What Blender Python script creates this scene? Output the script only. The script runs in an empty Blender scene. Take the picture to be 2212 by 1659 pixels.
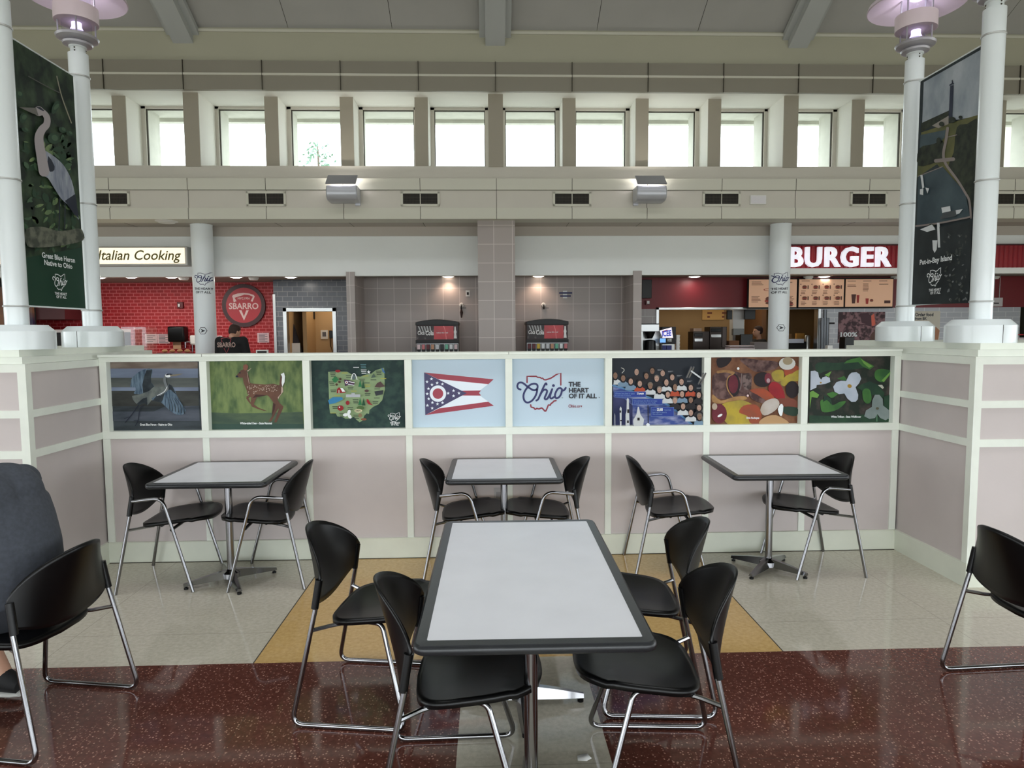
import bpy, bmesh, math, random
from math import sin, cos, pi, radians as R, sqrt
from mathutils import Vector, Matrix
from mathutils.geometry import tessellate_polygon
random.seed(7)
scene = bpy.context.scene
COL = scene.collection

# ------------------------------------------------------------------ camera, world, exposure
FPX, YAW, PITCH, ROLL = 1460.0, 0.0339, 0.0768, -0.0064
CAM = Vector((-0.144, -4.920, 1.664))
fwd = Vector((sin(YAW)*cos(PITCH), cos(YAW)*cos(PITCH), -sin(PITCH)))
r0 = Vector((cos(YAW), -sin(YAW), 0)); u0 = r0.cross(fwd)
rgt = cos(ROLL)*r0 + sin(ROLL)*u0; upv = -sin(ROLL)*r0 + cos(ROLL)*u0
cd = bpy.data.cameras.new('camera'); cam = bpy.data.objects.new('camera', cd); COL.objects.link(cam)
cd.sensor_width = 36.0; cd.lens = FPX/2212*36; cd.clip_end = 300
cam.matrix_world = Matrix(((rgt.x, upv.x, -fwd.x, CAM.x), (rgt.y, upv.y, -fwd.y, CAM.y), (rgt.z, upv.z, -fwd.z, CAM.z), (0, 0, 0, 1)))
scene.camera = cam
scene.view_settings.view_transform = 'Standard'; scene.view_settings.look = 'None'
scene.view_settings.gamma = 1.0; scene.view_settings.exposure = 0.0; scene.view_settings.use_curve_mapping = False
w = bpy.data.worlds.new('overcast_sky'); scene.world = w; w.use_nodes = True
w.node_tree.nodes['Background'].inputs[0].default_value = (0.88, 0.95, 1.0, 1)
w.node_tree.nodes['Background'].inputs[1].default_value = 6.0

def area(name, loc, rot, sx, sy, power, color=(1, 1, 1), spread=180):
    l = bpy.data.lights.new(name, 'AREA'); l.shape = 'RECTANGLE'; l.size = sx; l.size_y = sy; l.energy = power; l.color = color
    l.spread = R(spread)
    o = bpy.data.objects.new(name, l); o.location = loc; o.rotation_euler = rot; COL.objects.link(o); return o
# daylight entering through the glazed wall behind the camera and the side glazing
area('daylight_rear_glazing', (0, -9.9, 2.2), (R(78), 0, 0), 22, 3.0, 140, (.97, 0.99, 1.0), 130)
# added overhead fill for floor and table tops; the ceiling has no roof light
area('added_overhead_fill', (0, -3.6, 9.6), (0, 0, 0), 18, 2.2, 480, (.95, .98, 1.0), 150)
area('daylight_left_glazing', (-12.8, -3, 2.2), (R(78), 0, R(-90)), 11, 3.0, 35, (.97, 0.99, 1.0), 130)
area('daylight_right_glazing', (12.8, -3, 2.2), (R(78), 0, R(90)), 11, 3.0, 35, (.97, 0.99, 1.0), 130)

def ray(px, py):
    return fwd + rgt*((px-1106)/FPX) - upv*((py-829.5)/FPX)
def at_y(px, py, y):
    d = ray(px, py); return CAM + d*((y-CAM.y)/d.y)
def at_x(px, py, x):
    d = ray(px, py); return CAM + d*((x-CAM.x)/d.x)
def at_z(px, py, z):
    d = ray(px, py); return CAM + d*((z-CAM.z)/d.z)

# ------------------------------------------------------------------ materials
def lin(c):
    return tuple(((v/255)/12.92 if v/255 <= .04045 else ((v/255+.055)/1.055)**2.4) for v in c) + (1,)
MATS = {}
def mat(name, c, rough=.5, metal=0, var=0, vs=3.0, spec=.5, coat=0, emit=0, ecol=None, bump=0, bs=60, c2=None, stretch=(1, 1, 1), trans=0, lo=.35, hi=.65):
    if name in MATS: return MATS[name]
    m = bpy.data.materials.new(name); m.use_nodes = True; nt = m.node_tree; b = nt.nodes['Principled BSDF']
    c = lin(c)
    b.inputs['Base Color'].default_value = c; b.inputs['Roughness'].default_value = rough; b.inputs['Metallic'].default_value = metal
    b.inputs['Specular IOR Level'].default_value = spec; b.inputs['Coat Weight'].default_value = coat
    if trans: b.inputs['Transmission Weight'].default_value = trans
    if emit:
        b.inputs['Emission Color'].default_value = lin(ecol) if ecol else c; b.inputs['Emission Strength'].default_value = emit
    if var or c2 is not None:
        tc = nt.nodes.new('ShaderNodeTexCoord'); mp = nt.nodes.new('ShaderNodeMapping'); mp.inputs['Scale'].default_value = stretch
        n = nt.nodes.new('ShaderNodeTexNoise'); n.inputs['Scale'].default_value = vs; n.inputs['Detail'].default_value = 4
        cr = nt.nodes.new('ShaderNodeValToRGB')
        nt.links.new(tc.outputs['Object'], mp.inputs[0]); nt.links.new(mp.outputs[0], n.inputs['Vector']); nt.links.new(n.outputs[0], cr.inputs[0])
        cr.color_ramp.elements[0].position = lo; cr.color_ramp.elements[1].position = hi
        if c2 is None:
            cr.color_ramp.elements[0].color = tuple(v*(1-var) for v in c[:3])+(1,); cr.color_ramp.elements[1].color = tuple(min(1, v*(1+var)) for v in c[:3])+(1,)
        else:
            cr.color_ramp.elements[0].color = c; cr.color_ramp.elements[1].color = lin(c2)
        nt.links.new(cr.outputs[0], b.inputs['Base Color'])
    if bump:
        tc = nt.nodes.new('ShaderNodeTexCoord'); n = nt.nodes.new('ShaderNodeTexNoise'); n.inputs['Scale'].default_value = bs
        bp = nt.nodes.new('ShaderNodeBump'); bp.inputs['Strength'].default_value = bump; bp.inputs['Distance'].default_value = .01
        nt.links.new(tc.outputs['Object'], n.inputs['Vector']); nt.links.new(n.outputs[0], bp.inputs['Height']); nt.links.new(bp.outputs[0], b.inputs['Normal'])
    MATS[name] = m; return m

def brickmat(name, c1, c2, mortar, bw, bh, ms, offset=0.5, rough=.35, x0=0, z0=0):
    m = bpy.data.materials.new(name); m.use_nodes = True; nt = m.node_tree; b = nt.nodes['Principled BSDF']
    tc = nt.nodes.new('ShaderNodeTexCoord'); sp = nt.nodes.new('ShaderNodeSeparateXYZ'); ad = nt.nodes.new('ShaderNodeMath'); ad.operation = 'ADD'
    cb = nt.nodes.new('ShaderNodeCombineXYZ'); vm = nt.nodes.new('ShaderNodeVectorMath'); vm.operation = 'SUBTRACT'; vm.inputs[1].default_value = (x0, z0, 0)
    br = nt.nodes.new('ShaderNodeTexBrick')
    nt.links.new(tc.outputs['Object'], sp.inputs[0]); nt.links.new(sp.outputs[0], ad.inputs[0]); nt.links.new(sp.outputs[1], ad.inputs[1])
    nt.links.new(ad.outputs[0], cb.inputs[0]); nt.links.new(sp.outputs[2], cb.inputs[1]); nt.links.new(cb.outputs[0], vm.inputs[0]); nt.links.new(vm.outputs[0], br.inputs['Vector'])
    br.inputs['Color1'].default_value = lin(c1); br.inputs['Color2'].default_value = lin(c2); br.inputs['Mortar'].default_value = lin(mortar)
    br.inputs['Scale'].default_value = 1; br.inputs['Mortar Size'].default_value = ms; br.inputs['Brick Width'].default_value = bw; br.inputs['Row Height'].default_value = bh
    br.inputs['Mortar Smooth'].default_value = 0.1; br.offset = offset; br.squash = 1
    nt.links.new(br.outputs[0], b.inputs['Base Color']); b.inputs['Roughness'].default_value = rough
    MATS[name] = m; return m

def floormat(name, base, base2, chip=None, chipscale=90, chipth=.25, joint=None, rough=.1):
    m = bpy.data.materials.new(name); m.use_nodes = True; nt = m.node_tree; b = nt.nodes['Principled BSDF']; L = nt.links.new
    tc = nt.nodes.new('ShaderNodeTexCoord'); n = nt.nodes.new('ShaderNodeTexNoise'); n.inputs['Scale'].default_value = 45; n.inputs['Detail'].default_value = 6
    n2 = nt.nodes.new('ShaderNodeTexNoise'); n2.inputs['Scale'].default_value = 1.3
    L(tc.outputs['Object'], n.inputs['Vector']); L(tc.outputs['Object'], n2.inputs['Vector'])
    cr = nt.nodes.new('ShaderNodeValToRGB'); cr.color_ramp.elements[0].position = .35; cr.color_ramp.elements[1].position = .65
    cr.color_ramp.elements[0].color = lin(base); cr.color_ramp.elements[1].color = lin(base2); L(n.outputs[0], cr.inputs[0])
    out = cr.outputs[0]
    if chip:
        for sc, th, colr in ((chipscale, chipth, chip), (chipscale*.62, chipth*.8, chip)):
            v = nt.nodes.new('ShaderNodeTexVoronoi'); v.inputs['Scale'].default_value = sc; L(tc.outputs['Object'], v.inputs['Vector'])
            lt = nt.nodes.new('ShaderNodeMath'); lt.operation = 'LESS_THAN'; lt.inputs[1].default_value = th; L(v.outputs['Distance'], lt.inputs[0])
            sp = nt.nodes.new('ShaderNodeSeparateXYZ'); L(v.outputs['Color'], sp.inputs[0])
            gt = nt.nodes.new('ShaderNodeMath'); gt.operation = 'GREATER_THAN'; gt.inputs[1].default_value = .58; L(sp.outputs[0], gt.inputs[0])
            mu = nt.nodes.new('ShaderNodeMath'); mu.operation = 'MULTIPLY'; L(lt.outputs[0], mu.inputs[0]); L(gt.outputs[0], mu.inputs[1])
            m2 = nt.nodes.new('ShaderNodeMath'); m2.operation = 'MULTIPLY'; L(mu.outputs[0], m2.inputs[0]); L(sp.outputs[1], m2.inputs[1])
            mx = nt.nodes.new('ShaderNodeMix'); mx.data_type = 'RGBA'; L(m2.outputs[0], mx.inputs[0]); L(out, mx.inputs[6]); mx.inputs[7].default_value = lin(colr); out = mx.outputs[2]
    if joint:
        br = nt.nodes.new('ShaderNodeTexBrick'); br.offset = 0; br.inputs['Scale'].default_value = 1; br.inputs['Mortar Size'].default_value = .0022; br.inputs['Mortar Smooth'].default_value = .3
        br.inputs['Brick Width'].default_value = joint; br.inputs['Row Height'].default_value = joint; L(tc.outputs['Object'], br.inputs['Vector'])
        mj = nt.nodes.new('ShaderNodeMath'); mj.operation = 'MULTIPLY'; mj.inputs[1].default_value = .35; L(br.outputs['Fac'], mj.inputs[0])
        mx = nt.nodes.new('ShaderNodeMix'); mx.data_type = 'RGBA'; L(mj.outputs[0], mx.inputs[0]); L(out, mx.inputs[6]); mx.inputs[7].default_value = lin((70, 62, 55)); out = mx.outputs[2]
    L(out, b.inputs['Base Color'])
    mr = nt.nodes.new('ShaderNodeMapRange'); mr.inputs[1].default_value = .3; mr.inputs[2].default_value = .7; mr.inputs[3].default_value = rough*.6; mr.inputs[4].default_value = rough*1.5
    L(n2.outputs[0], mr.inputs[0]); L(mr.outputs[0], b.inputs['Roughness'])
    MATS[name] = m; return m

M_TRIM = mat('painted_trim', (230, 234, 223), .45, var=.03, vs=6)
M_BASE = mat('painted_base_trim', (220, 223, 208), .4, var=.05, vs=3)
M_PANEL = mat('taupe_laminate', (200, 190, 187), .5, var=.035, vs=2.2)
M_CREAM = mat('cream_paint', (184, 182, 162), .8, var=.02, vs=1)
M_CREAM2 = mat('light_cream_panel', (214, 212, 198), .6)
M_TAUPEP = mat('beige_panel', (210, 205, 194), .6, var=.015, vs=2)
M_CEIL = mat('grey_ceiling_panel', (176, 175, 172), .8, var=.02, vs=2)
M_BEAMC = mat('grey_ceiling_beam', (184, 187, 186), .7)
M_JOINT = mat('panel_joint', (70, 66, 56), .9)
M_REVEAL = mat('window_reveal_plaster', (234, 232, 224), .8, bump=.2, bs=120)
M_BANDU = mat('beige_panel_shaded', (148, 143, 130), .6, var=.015, vs=2)  # darker copy of the beige panel: backlit shade put into the colour
M_FIN = mat('fin_front_shaded', (166, 159, 144), .7, var=.02, vs=2)  # fin fronts darkened: their shade against the windows is in the colour
M_HEAD = mat('header_paint', (240, 243, 242), .7, var=.015, vs=1.2)
M_SOFF = mat('soffit_paint', (190, 182, 172), .8)
M_POLE = mat('white_pole_paint', (226, 233, 234), .28, coat=.3)
M_COLUMN = mat('column_paint', (240, 246, 249), .4)
M_CHROME = mat('chrome', (146, 146, 149), .17, 1)
M_STEEL = mat('brushed_steel', (190, 192, 192), .3, 1)
M_BLACK = mat('black_plastic', (7, 7, 8), .33, var=.15, vs=25, spec=.32)
M_RUBBER = mat('black_table_edge', (30, 32, 35), .33, bump=.03, bs=200, var=.12, vs=12)
M_TOP = mat('table_laminate', (222, 223, 229), .3, var=.03, vs=4)
M_DARK = mat('dark_interior', (20, 18, 18), .7)
M_WHITE = mat('white_plastic', (235, 235, 232), .4)
def thinglass(name, tint=(1, 1, 1), g=.06):
    m = bpy.data.materials.new(name); m.use_nodes = True; nt = m.node_tree; nt.nodes.remove(nt.nodes['Principled BSDF']); out = [n for n in nt.nodes if n.type == 'OUTPUT_MATERIAL'][0]
    t = nt.nodes.new('ShaderNodeBsdfTransparent'); t.inputs[0].default_value = tint+(1,); gl = nt.nodes.new('ShaderNodeBsdfGlossy'); gl.inputs['Roughness'].default_value = .02
    mx = nt.nodes.new('ShaderNodeMixShader'); mx.inputs[0].default_value = g; nt.links.new(t.outputs[0], mx.inputs[1]); nt.links.new(gl.outputs[0], mx.inputs[2]); nt.links.new(mx.outputs[0], out.inputs[0]); return m
M_GLASS = thinglass('window_glass', (.97, .99, .98)); M_LGLASS = thinglass('lamp_glass', (.93, .93, .97), .08)
M_EXT = mat('exterior_concrete', (196, 195, 184), .9, var=.04, vs=8)
M_ROOF = mat('pale_roof_gravel', (205, 205, 200), .9)
M_TILE = brickmat('taupe_wall_tile', (166, 156, 152), (171, 161, 156), (208, 200, 196), .305, .305, .005, 0, .35, .152, .05)
M_RBRICK = brickmat('red_glazed_brick', (152, 8, 16), (172, 16, 26), (206, 96, 100), .1335, .0655, .007, .5, .55)
M_GBRICK = brickmat('charcoal_subway_tile', (74, 78, 86), (86, 90, 98), (132, 132, 134), .19, .095, .005, .5, .25)
M_WTILE = brickmat('pale_subway_tile', (176, 178, 184), (182, 184, 190), (215, 215, 215), .30, .10, .005, .5, .3)
M_TTILE = brickmat('taupe_subway_tile', (150, 142, 140), (156, 148, 146), (185, 180, 176), .30, .15, .004, .5, .3)
M_FBEIGE = floormat('beige_terrazzo', (184, 178, 162), (198, 192, 176), (212, 208, 194), 150, .22, 1.22, .07)
M_FTAN = floormat('tan_terrazzo', (192, 158, 100), (206, 172, 116), (206, 180, 130), 150, .22, None, .07)
M_FRED = floormat('dark_red_terrazzo', (84, 48, 41), (98, 58, 49), (188, 142, 124), 95, .32, 1.22, .07)

# ------------------------------------------------------------------ mesh building
class MB:
    def __init__(s): s.v = []; s.f = []; s.m = []; s.mats = []
    def mi(s, m):
        if m not in s.mats: s.mats.append(m)
        return s.mats.index(m)
    def add(s, vs, fs, m):
        k = len(s.v); i = s.mi(m); s.v += [tuple(p) for p in vs]
        for f in fs: s.f.append([k+j for j in f]); s.m.append(i)
    def box(s, x0, x1, y0, y1, z0, z1, m, M=None):
        x0, x1 = min(x0, x1), max(x0, x1); y0, y1 = min(y0, y1), max(y0, y1); z0, z1 = min(z0, z1), max(z0, z1)
        vs = [Vector(p) for p in ((x0, y0, z0), (x1, y0, z0), (x1, y1, z0), (x0, y1, z0), (x0, y0, z1), (x1, y0, z1), (x1, y1, z1), (x0, y1, z1))]
        if M is not None: vs = [M @ p for p in vs]
        s.add(vs, [(3, 2, 1, 0), (4, 5, 6, 7), (0, 1, 5, 4), (1, 2, 6, 5), (2, 3, 7, 6), (3, 0, 4, 7)], m); return s
    def prism(s, pts, axis, a, b, m):
        # 2D outline (CCW) extruded along axis between a and b
        n = len(pts)
        def P(p, t): return {'x': (t, p[0], p[1]), 'y': (p[0], t, p[1]), 'z': (p[0], p[1], t)}[axis]
        vs = [P(p, a) for p in pts]+[P(p, b) for p in pts]
        fs = [(i, (i+1) % n, n+(i+1) % n, n+i) for i in range(n)]
        s.add(vs, fs+[tuple(range(n-1, -1, -1)), tuple(range(n, 2*n))], m); return s
    def tube(s, path, r, m, n=10, cap=True):
        path = [Vector(p) for p in path]; rr = r if isinstance(r, (list, tuple)) else [r]*len(path)
        t0 = (path[1]-path[0]).normalized(); up = Vector((0, 0, 1)) if abs(t0.z) < .9 else Vector((1, 0, 0))
        nv = t0.cross(up).normalized(); vs = []
        for i, p in enumerate(path):
            t = ((path[min(i+1, len(path)-1)]-path[i]).normalized()+(path[i]-path[max(i-1, 0)]).normalized())
            t = t.normalized() if t.length > 1e-6 else t0
            nv = (nv - t*nv.dot(t)).normalized(); bv = t.cross(nv)
            for k in range(n):
                a = 2*pi*k/n; vs.append(p+(nv*cos(a)+bv*sin(a))*rr[i])
        fs = [(i*n+k, i*n+(k+1) % n, (i+1)*n+(k+1) % n, (i+1)*n+k) for i in range(len(path)-1) for k in range(n)]
        if cap: fs += [tuple(range(n-1, -1, -1)), tuple((len(path)-1)*n+k for k in range(n))]
        s.add(vs, fs, m); return s
    def lathe(s, prof, c, m, n=32, M=None):
        vs = []; c = Vector(c)
        for r, z in prof:
            for k in range(n):
                a = 2*pi*k/n; p = Vector((r*cos(a), r*sin(a), z))
                if M is not None: p = M @ p
                vs.append(p+c)
        fs = [(i*n+k, i*n+(k+1) % n, (i+1)*n+(k+1) % n, (i+1)*n+k) for i in range(len(prof)-1) for k in range(n)]
        if prof[0][0] > 1e-4: fs.append(tuple(range(n-1, -1, -1)))
        if prof[-1][0] > 1e-4: fs.append(tuple((len(prof)-1)*n+k for k in range(n)))
        s.add(vs, fs, m); return s
    def ball(s, c, rx, ry, rz, m, n=14, k=10):
        prof = []
        vs = []; c = Vector(c)
        for i in range(k+1):
            t = pi*i/k
            for j in range(n):
                a = 2*pi*j/n; vs.append(c+Vector((rx*sin(t)*cos(a), ry*sin(t)*sin(a), -rz*cos(t))))
        s.add(vs, [(i*n+j, i*n+(j+1) % n, (i+1)*n+(j+1) % n, (i+1)*n+j) for i in range(k) for j in range(n)], m); return s
    def build(s, name, parent=None, loc=None, bevel=0, flat=False, solid=0, soff=0, sub=0):
        me = bpy.data.meshes.new(name); me.from_pydata(s.v, [], s.f)
        for m in s.mats: me.materials.append(m)
        me.polygons.foreach_set('material_index', s.m); me.update()
        if not flat:
            me.polygons.foreach_set('use_smooth', [True]*len(me.polygons)); me.set_sharp_from_angle(angle=R(38))
        o = bpy.data.objects.new(name, me); COL.objects.link(o)
        if parent: o.parent = parent
        if loc: o.location = loc
        if solid: q = o.modifiers.new('t', 'SOLIDIFY'); q.thickness = solid; q.offset = soff
        if bevel: q = o.modifiers.new('b', 'BEVEL'); q.width = bevel; q.segments = 2; q.limit_method = 'ANGLE'; q.angle_limit = R(50)
        if sub: q = o.modifiers.new('s', 'SUBSURF'); q.levels = sub; q.render_levels = sub
        return o

def tag(o, label, cat, group=None):
    o['label'] = label; o['category'] = cat
    if group: o['group'] = group
    return o
def struct(o, kind='structure'):
    o['kind'] = kind; return o
def thing(name, label, cat, loc=(0, 0, 0), rz=0, group=None):
    o = bpy.data.objects.new(name, None); COL.objects.link(o); o.empty_display_size = .1
    o.location = loc; o.rotation_euler = (0, 0, rz); return tag(o, label, cat, group)
def dup(root, loc, rz, label, group=None):
    r = root.copy(); COL.objects.link(r); r.location = loc; r.rotation_euler = (0, 0, rz); r['label'] = label
    if group: r['group'] = group
    for ch in list(root.children):
        c = ch.copy(); COL.objects.link(c); c.parent = r
        for g in list(ch.children):
            d = g.copy(); COL.objects.link(d); d.parent = c
    return r
def bend(pts, rad, n=6):
    # rounded polyline
    pts = [Vector(p) for p in pts]; out = [pts[0]]
    for i in range(1, len(pts)-1):
        a, b, c = pts[i-1], pts[i], pts[i+1]; r = rad[i-1] if isinstance(rad, (list, tuple)) else rad
        r = min(r, (a-b).length*.49, (c-b).length*.49)
        p, q = b+(a-b).normalized()*r, b+(c-b).normalized()*r
        for k in range(n+1):
            t = k/n; out.append(p*(1-t)**2+b*2*t*(1-t)+q*t*t)
    out.append(pts[-1]); return out

def textmesh(s, bold=0, shear=0, spacing=1.0, align='LEFT', extrude=0):
    cu = bpy.data.curves.new('txt', 'FONT'); cu.body = s; cu.size = 1; cu.offset = bold; cu.shear = shear
    cu.space_character = spacing; cu.align_x = align; cu.extrude = extrude; cu.resolution_u = 3; cu.space_line = .95
    o = bpy.data.objects.new('txt', cu); me = bpy.data.meshes.new_from_object(o)
    vs = [v.co.copy() for v in me.vertices]; fs = [tuple(p.vertices) for p in me.polygons]
    bpy.data.objects.remove(o); bpy.data.curves.remove(cu); bpy.data.meshes.remove(me); return vs, fs

def smoothpts(pts, n=6, closed=False):
    P = [Vector((p[0], p[1])) for p in pts]; out = []
    N = len(P); rng = range(N) if closed else range(N-1)
    for i in rng:
        p0, p1, p2, p3 = (P[(i-1) % N], P[i], P[(i+1) % N], P[(i+2) % N]) if closed else (P[max(i-1, 0)], P[i], P[i+1], P[min(i+2, N-1)])
        for k in range(n):
            t = k/n; out.append(.5*((2*p1)+(p2-p0)*t+(2*p0-5*p1+4*p2-p3)*t*t+(-p0+3*p1-3*p2+p3)*t**3))
    if not closed: out.append(P[-1])
    return out

class Art:
    """flat artwork printed on a real surface; fn maps picture coordinates to the surface, nrm lifts each ink layer a hair"""
    def __init__(s, mb, fn, nrm, step=.0004): s.mb = mb; s.fn = fn; s.n = Vector(nrm); s.l = 1; s.step = step
    def emit(s, vs, fs, m):
        s.mb.add([s.fn(x, y)+s.n*(s.step*s.l) for x, y in vs], fs, m)
    def poly(s, pts, m, smooth=0):
        if smooth: pts = smoothpts(pts, smooth, True)
        pts = [(p[0], p[1]) for p in pts]
        tri = tessellate_polygon([[Vector((p[0], p[1], 0)) for p in pts]]); s.l += 1; s.emit(pts, [tuple(t) for t in tri], m)
    def rect(s, x0, y0, x1, y1, m): s.poly([(x0, y0), (x1, y0), (x1, y1), (x0, y1)], m)
    def ell(s, cx, cy, rx, ry, m, rot=0, n=18):
        c, q = cos(rot), sin(rot); s.l += 1
        pts = [(cx+rx*cos(2*pi*k/n)*c-ry*sin(2*pi*k/n)*q, cy+rx*cos(2*pi*k/n)*q+ry*sin(2*pi*k/n)*c) for k in range(n)]
        s.emit(pts, [tuple(range(n))], m)
    def stroke(s, pts, wd, m, smooth=5, closed=False, newlayer=True):
        P = smoothpts(pts, smooth, closed) if smooth else [Vector((p[0], p[1])) for p in pts]
        if closed: P.append(P[0])
        if newlayer: s.l += 1
        vs = []; n = len(P); h = [wd/2]*n if not isinstance(wd, tuple) else [(wd[0]+(wd[1]-wd[0])*i/(n-1))/2 for i in range(n)]
        for i, p in enumerate(P):
            a = P[max(i-1, 0)]; b = P[min(i+1, n-1)]; t = (b-a); t = t.normalized() if t.length > 1e-6 else Vector((1, 0)); q = Vector((-t.y, t.x))*h[i]
            vs += [(p.x+q.x, p.y+q.y), (p.x-q.x, p.y-q.y)]
        s.emit(vs, [(2*i, 2*i+1, 2*i+3, 2*i+2) for i in range(n-1)], m)
        s.l += .4
        for p, r in ((P[0], h[0]), (P[-1], h[-1])):
            s.emit([(p.x+r*cos(2*pi*k/10), p.y+r*sin(2*pi*k/10)) for k in range(10)], [tuple(range(10))], m)
    def text(s, t, x, y, size, m, bold=.01, align='LEFT', shear=0, sx=1.0, spacing=1.0, slope=0):
        vs, fs = textmesh(t, bold, shear, spacing, align); s.l += 1
        s.emit([(x+v.x*size*sx, y-v.y*size+v.x*size*sx*slope) for v in vs], fs, m)

def star(cx, cy, r, rot=0):
    return [(cx+(r if k % 2 == 0 else r*.4)*sin(pi*k/5+rot), cy-(r if k % 2 == 0 else r*.4)*cos(pi*k/5+rot)) for k in range(10)]
STATE_UP = [(305, 600), (305, 460), (400, 460), (520, 460), (545, 480), (610, 485), (640, 510), (660, 500), (700, 538), (740, 540), (850, 505), (900, 475), (980, 420), (1085, 385), (1085, 660)]
STATE_LO = [(390, 1120), (400, 1170), (460, 1185), (495, 1225), (530, 1200), (580, 1215), (640, 1190), (680, 1220), (720, 1265), (745, 1250), (775, 1180), (800, 1120), (840, 1130), (850, 1100), (900, 1060), (930, 1030), (975, 1020)]
S_O = [(155, 765), (100, 740), (80, 680), (110, 615), (175, 603), (235, 630), (300, 685), (370, 735), (440, 775), (500, 775), (540, 740), (548, 680), (520, 640), (455, 630), (380, 655), (315, 715), (255, 800), (222, 900), (235, 1000), (280, 1055), (340, 1062), (420, 1020), (490, 930), (530, 830), (542, 740)]
S_H = [(757, 650), (740, 620), (700, 680), (650, 790), (600, 905), (560, 990), (520, 1018)]
S_H2 = [(590, 925), (655, 810), (715, 765), (765, 790), (755, 855), (715, 945), (722, 985), (770, 978), (830, 880), (885, 755)]
S_I = [(885, 755), (845, 880), (838, 945), (870, 970), (930, 935)]
S_OO = [(1075, 728), (1020, 745), (970, 825), (950, 900), (975, 962), (1035, 945), (1085, 880), (1108, 800)]
S_T = [(1110, 785), (1150, 785), (1180, 755), (1198, 725)]
def logo(a, ox, oy, k, mscript, mstate, wd=42, bold=1, kx=1.0, slope=0):
    f = lambda P: [(ox+p[0]*k*kx, oy+p[1]*k+p[0]*k*kx*slope) for p in P]
    a.stroke(f(STATE_UP), 34*k*bold, mstate, 0); a.stroke(f(STATE_LO), 34*k*bold, mstate, 2)
    for q in (S_O, S_H, S_H2, S_I, S_OO, S_T): a.stroke(f(q), wd*k*bold, mscript, 5)
    a.stroke(f([(1075, 728), (1110, 760), (1108, 800)]), wd*k*bold, mscript, 4)
    a.ell(*f([(915, 672)])[0], 32*k*kx, 32*k, mscript)

def pxbox(mb, x0, y0, x1, y1, Y, depth, m, zb=None):
    """box whose front face stands at plane Y"""
    a = at_y(x0, (y0+y1)/2, Y); b = at_y(x1, (y0+y1)/2, Y); t = at_y((x0+x1)/2, y0, Y).z; u = at_y((x0+x1)/2, y1, Y).z if zb is None else zb
    mb.box(a.x, b.x, Y, Y+depth, u, t, m); return (a.x, b.x, u, t)

# ------------------------------------------------------------------ floor and ground
S = .7327; XL, XR, YN, YF = -2.929, 2.922, -.766, .90
def plane(name, x0, x1, y0, y1, z, m):
    mb = MB(); mb.add([(x0, y0, z), (x1, y0, z), (x1, y1, z), (x0, y1, z)], [(0, 1, 2, 3)], m); return struct(mb.build(name, flat=True))
RB = -1.573
plane('floor', -13, -1.35, RB, 13, 0, M_FBEIGE); plane('floor', 1.37, 13, RB, 13, 0, M_FBEIGE)
plane('floor', -1.35, 1.37, 0, 13, 0, M_FBEIGE); plane('floor', -1.35, 1.37, RB, 0, 0, M_FTAN)
plane('floor', -13, -.285, -6, RB, 0, M_FRED); plane('floor', .318, 13, -6, RB, 0, M_FRED)
plane('floor', -.285, .318, -6, RB, 0, M_FBEIGE); plane('floor', -13, 13, -10.2, -6, 0, M_FBEIGE)
mb = MB()
for x in (-1.35, 1.37): mb.box(x-.003, x+.003, RB, -.02, 0, .0008, M_JOINT)
struct(mb.build('trim_1', flat=True))
g = MB(); g.box(-80, 80, -80, 80, -.4, -.1, mat('outside_paving', (170, 168, 160), .9)); struct(g.build('ground_outside'))

# ------------------------------------------------------------------ half wall with pictures
mb = MB(); pn = MB(); PX = [k*S for k in range(-3, 4)]
HW = .0255; ZL0, ZL1, ZO1, ZT = .914, .966, 1.468, 1.519
for a, b, z0, z1 in ((XL, XR, ZL0, ZL1), (XL, XR, ZO1, ZT-.018)): mb.box(a, b, 0, .20, z0, z1, M_TRIM)
mb.box(XL, XR, -.012, .212, ZT-.018, ZT, M_TRIM)
mb.box(XL, XR, -.012, .01, .150, .1544, M_BASE)
for x in PX:
    mb.box(x-HW, x+HW, .0005, .199, ZL1, ZO1, M_TRIM); mb.box(x-HW*.92, x+HW*.92, .002, .03, .154, ZL0, M_TRIM)
for x0, x1 in ((XL, XL+.05), (XR-.05, XR)): mb.box(x0, x1, .002, .198, .154, ZO1, M_TRIM)
for x in (-3*S, 0): mb.box(x-.0015, x+.0015, -.0135, 0, ZT-.018, ZT+.0008, M_JOINT)
pn.box(XL, XR, .012, .19, .05, ZL0+.01, M_PANEL)
pn.box(XL, XR, .085, .19, ZL1-.01, ZO1+.01, M_PANEL)
o = struct(mb.build('wall_partition', bevel=.0025)); pn.build('panel', o, flat=True)
bb = MB(); bb.box(XL, XR, -.008, .03, .004, .1505, M_BASE); struct(bb.build('baseboard_partition', bevel=.002))
bb = MB(); bb.box(XL+.002, XR-.002, -.010, .0, 0, .004, M_JOINT); struct(bb.build('trim_2'))

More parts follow.
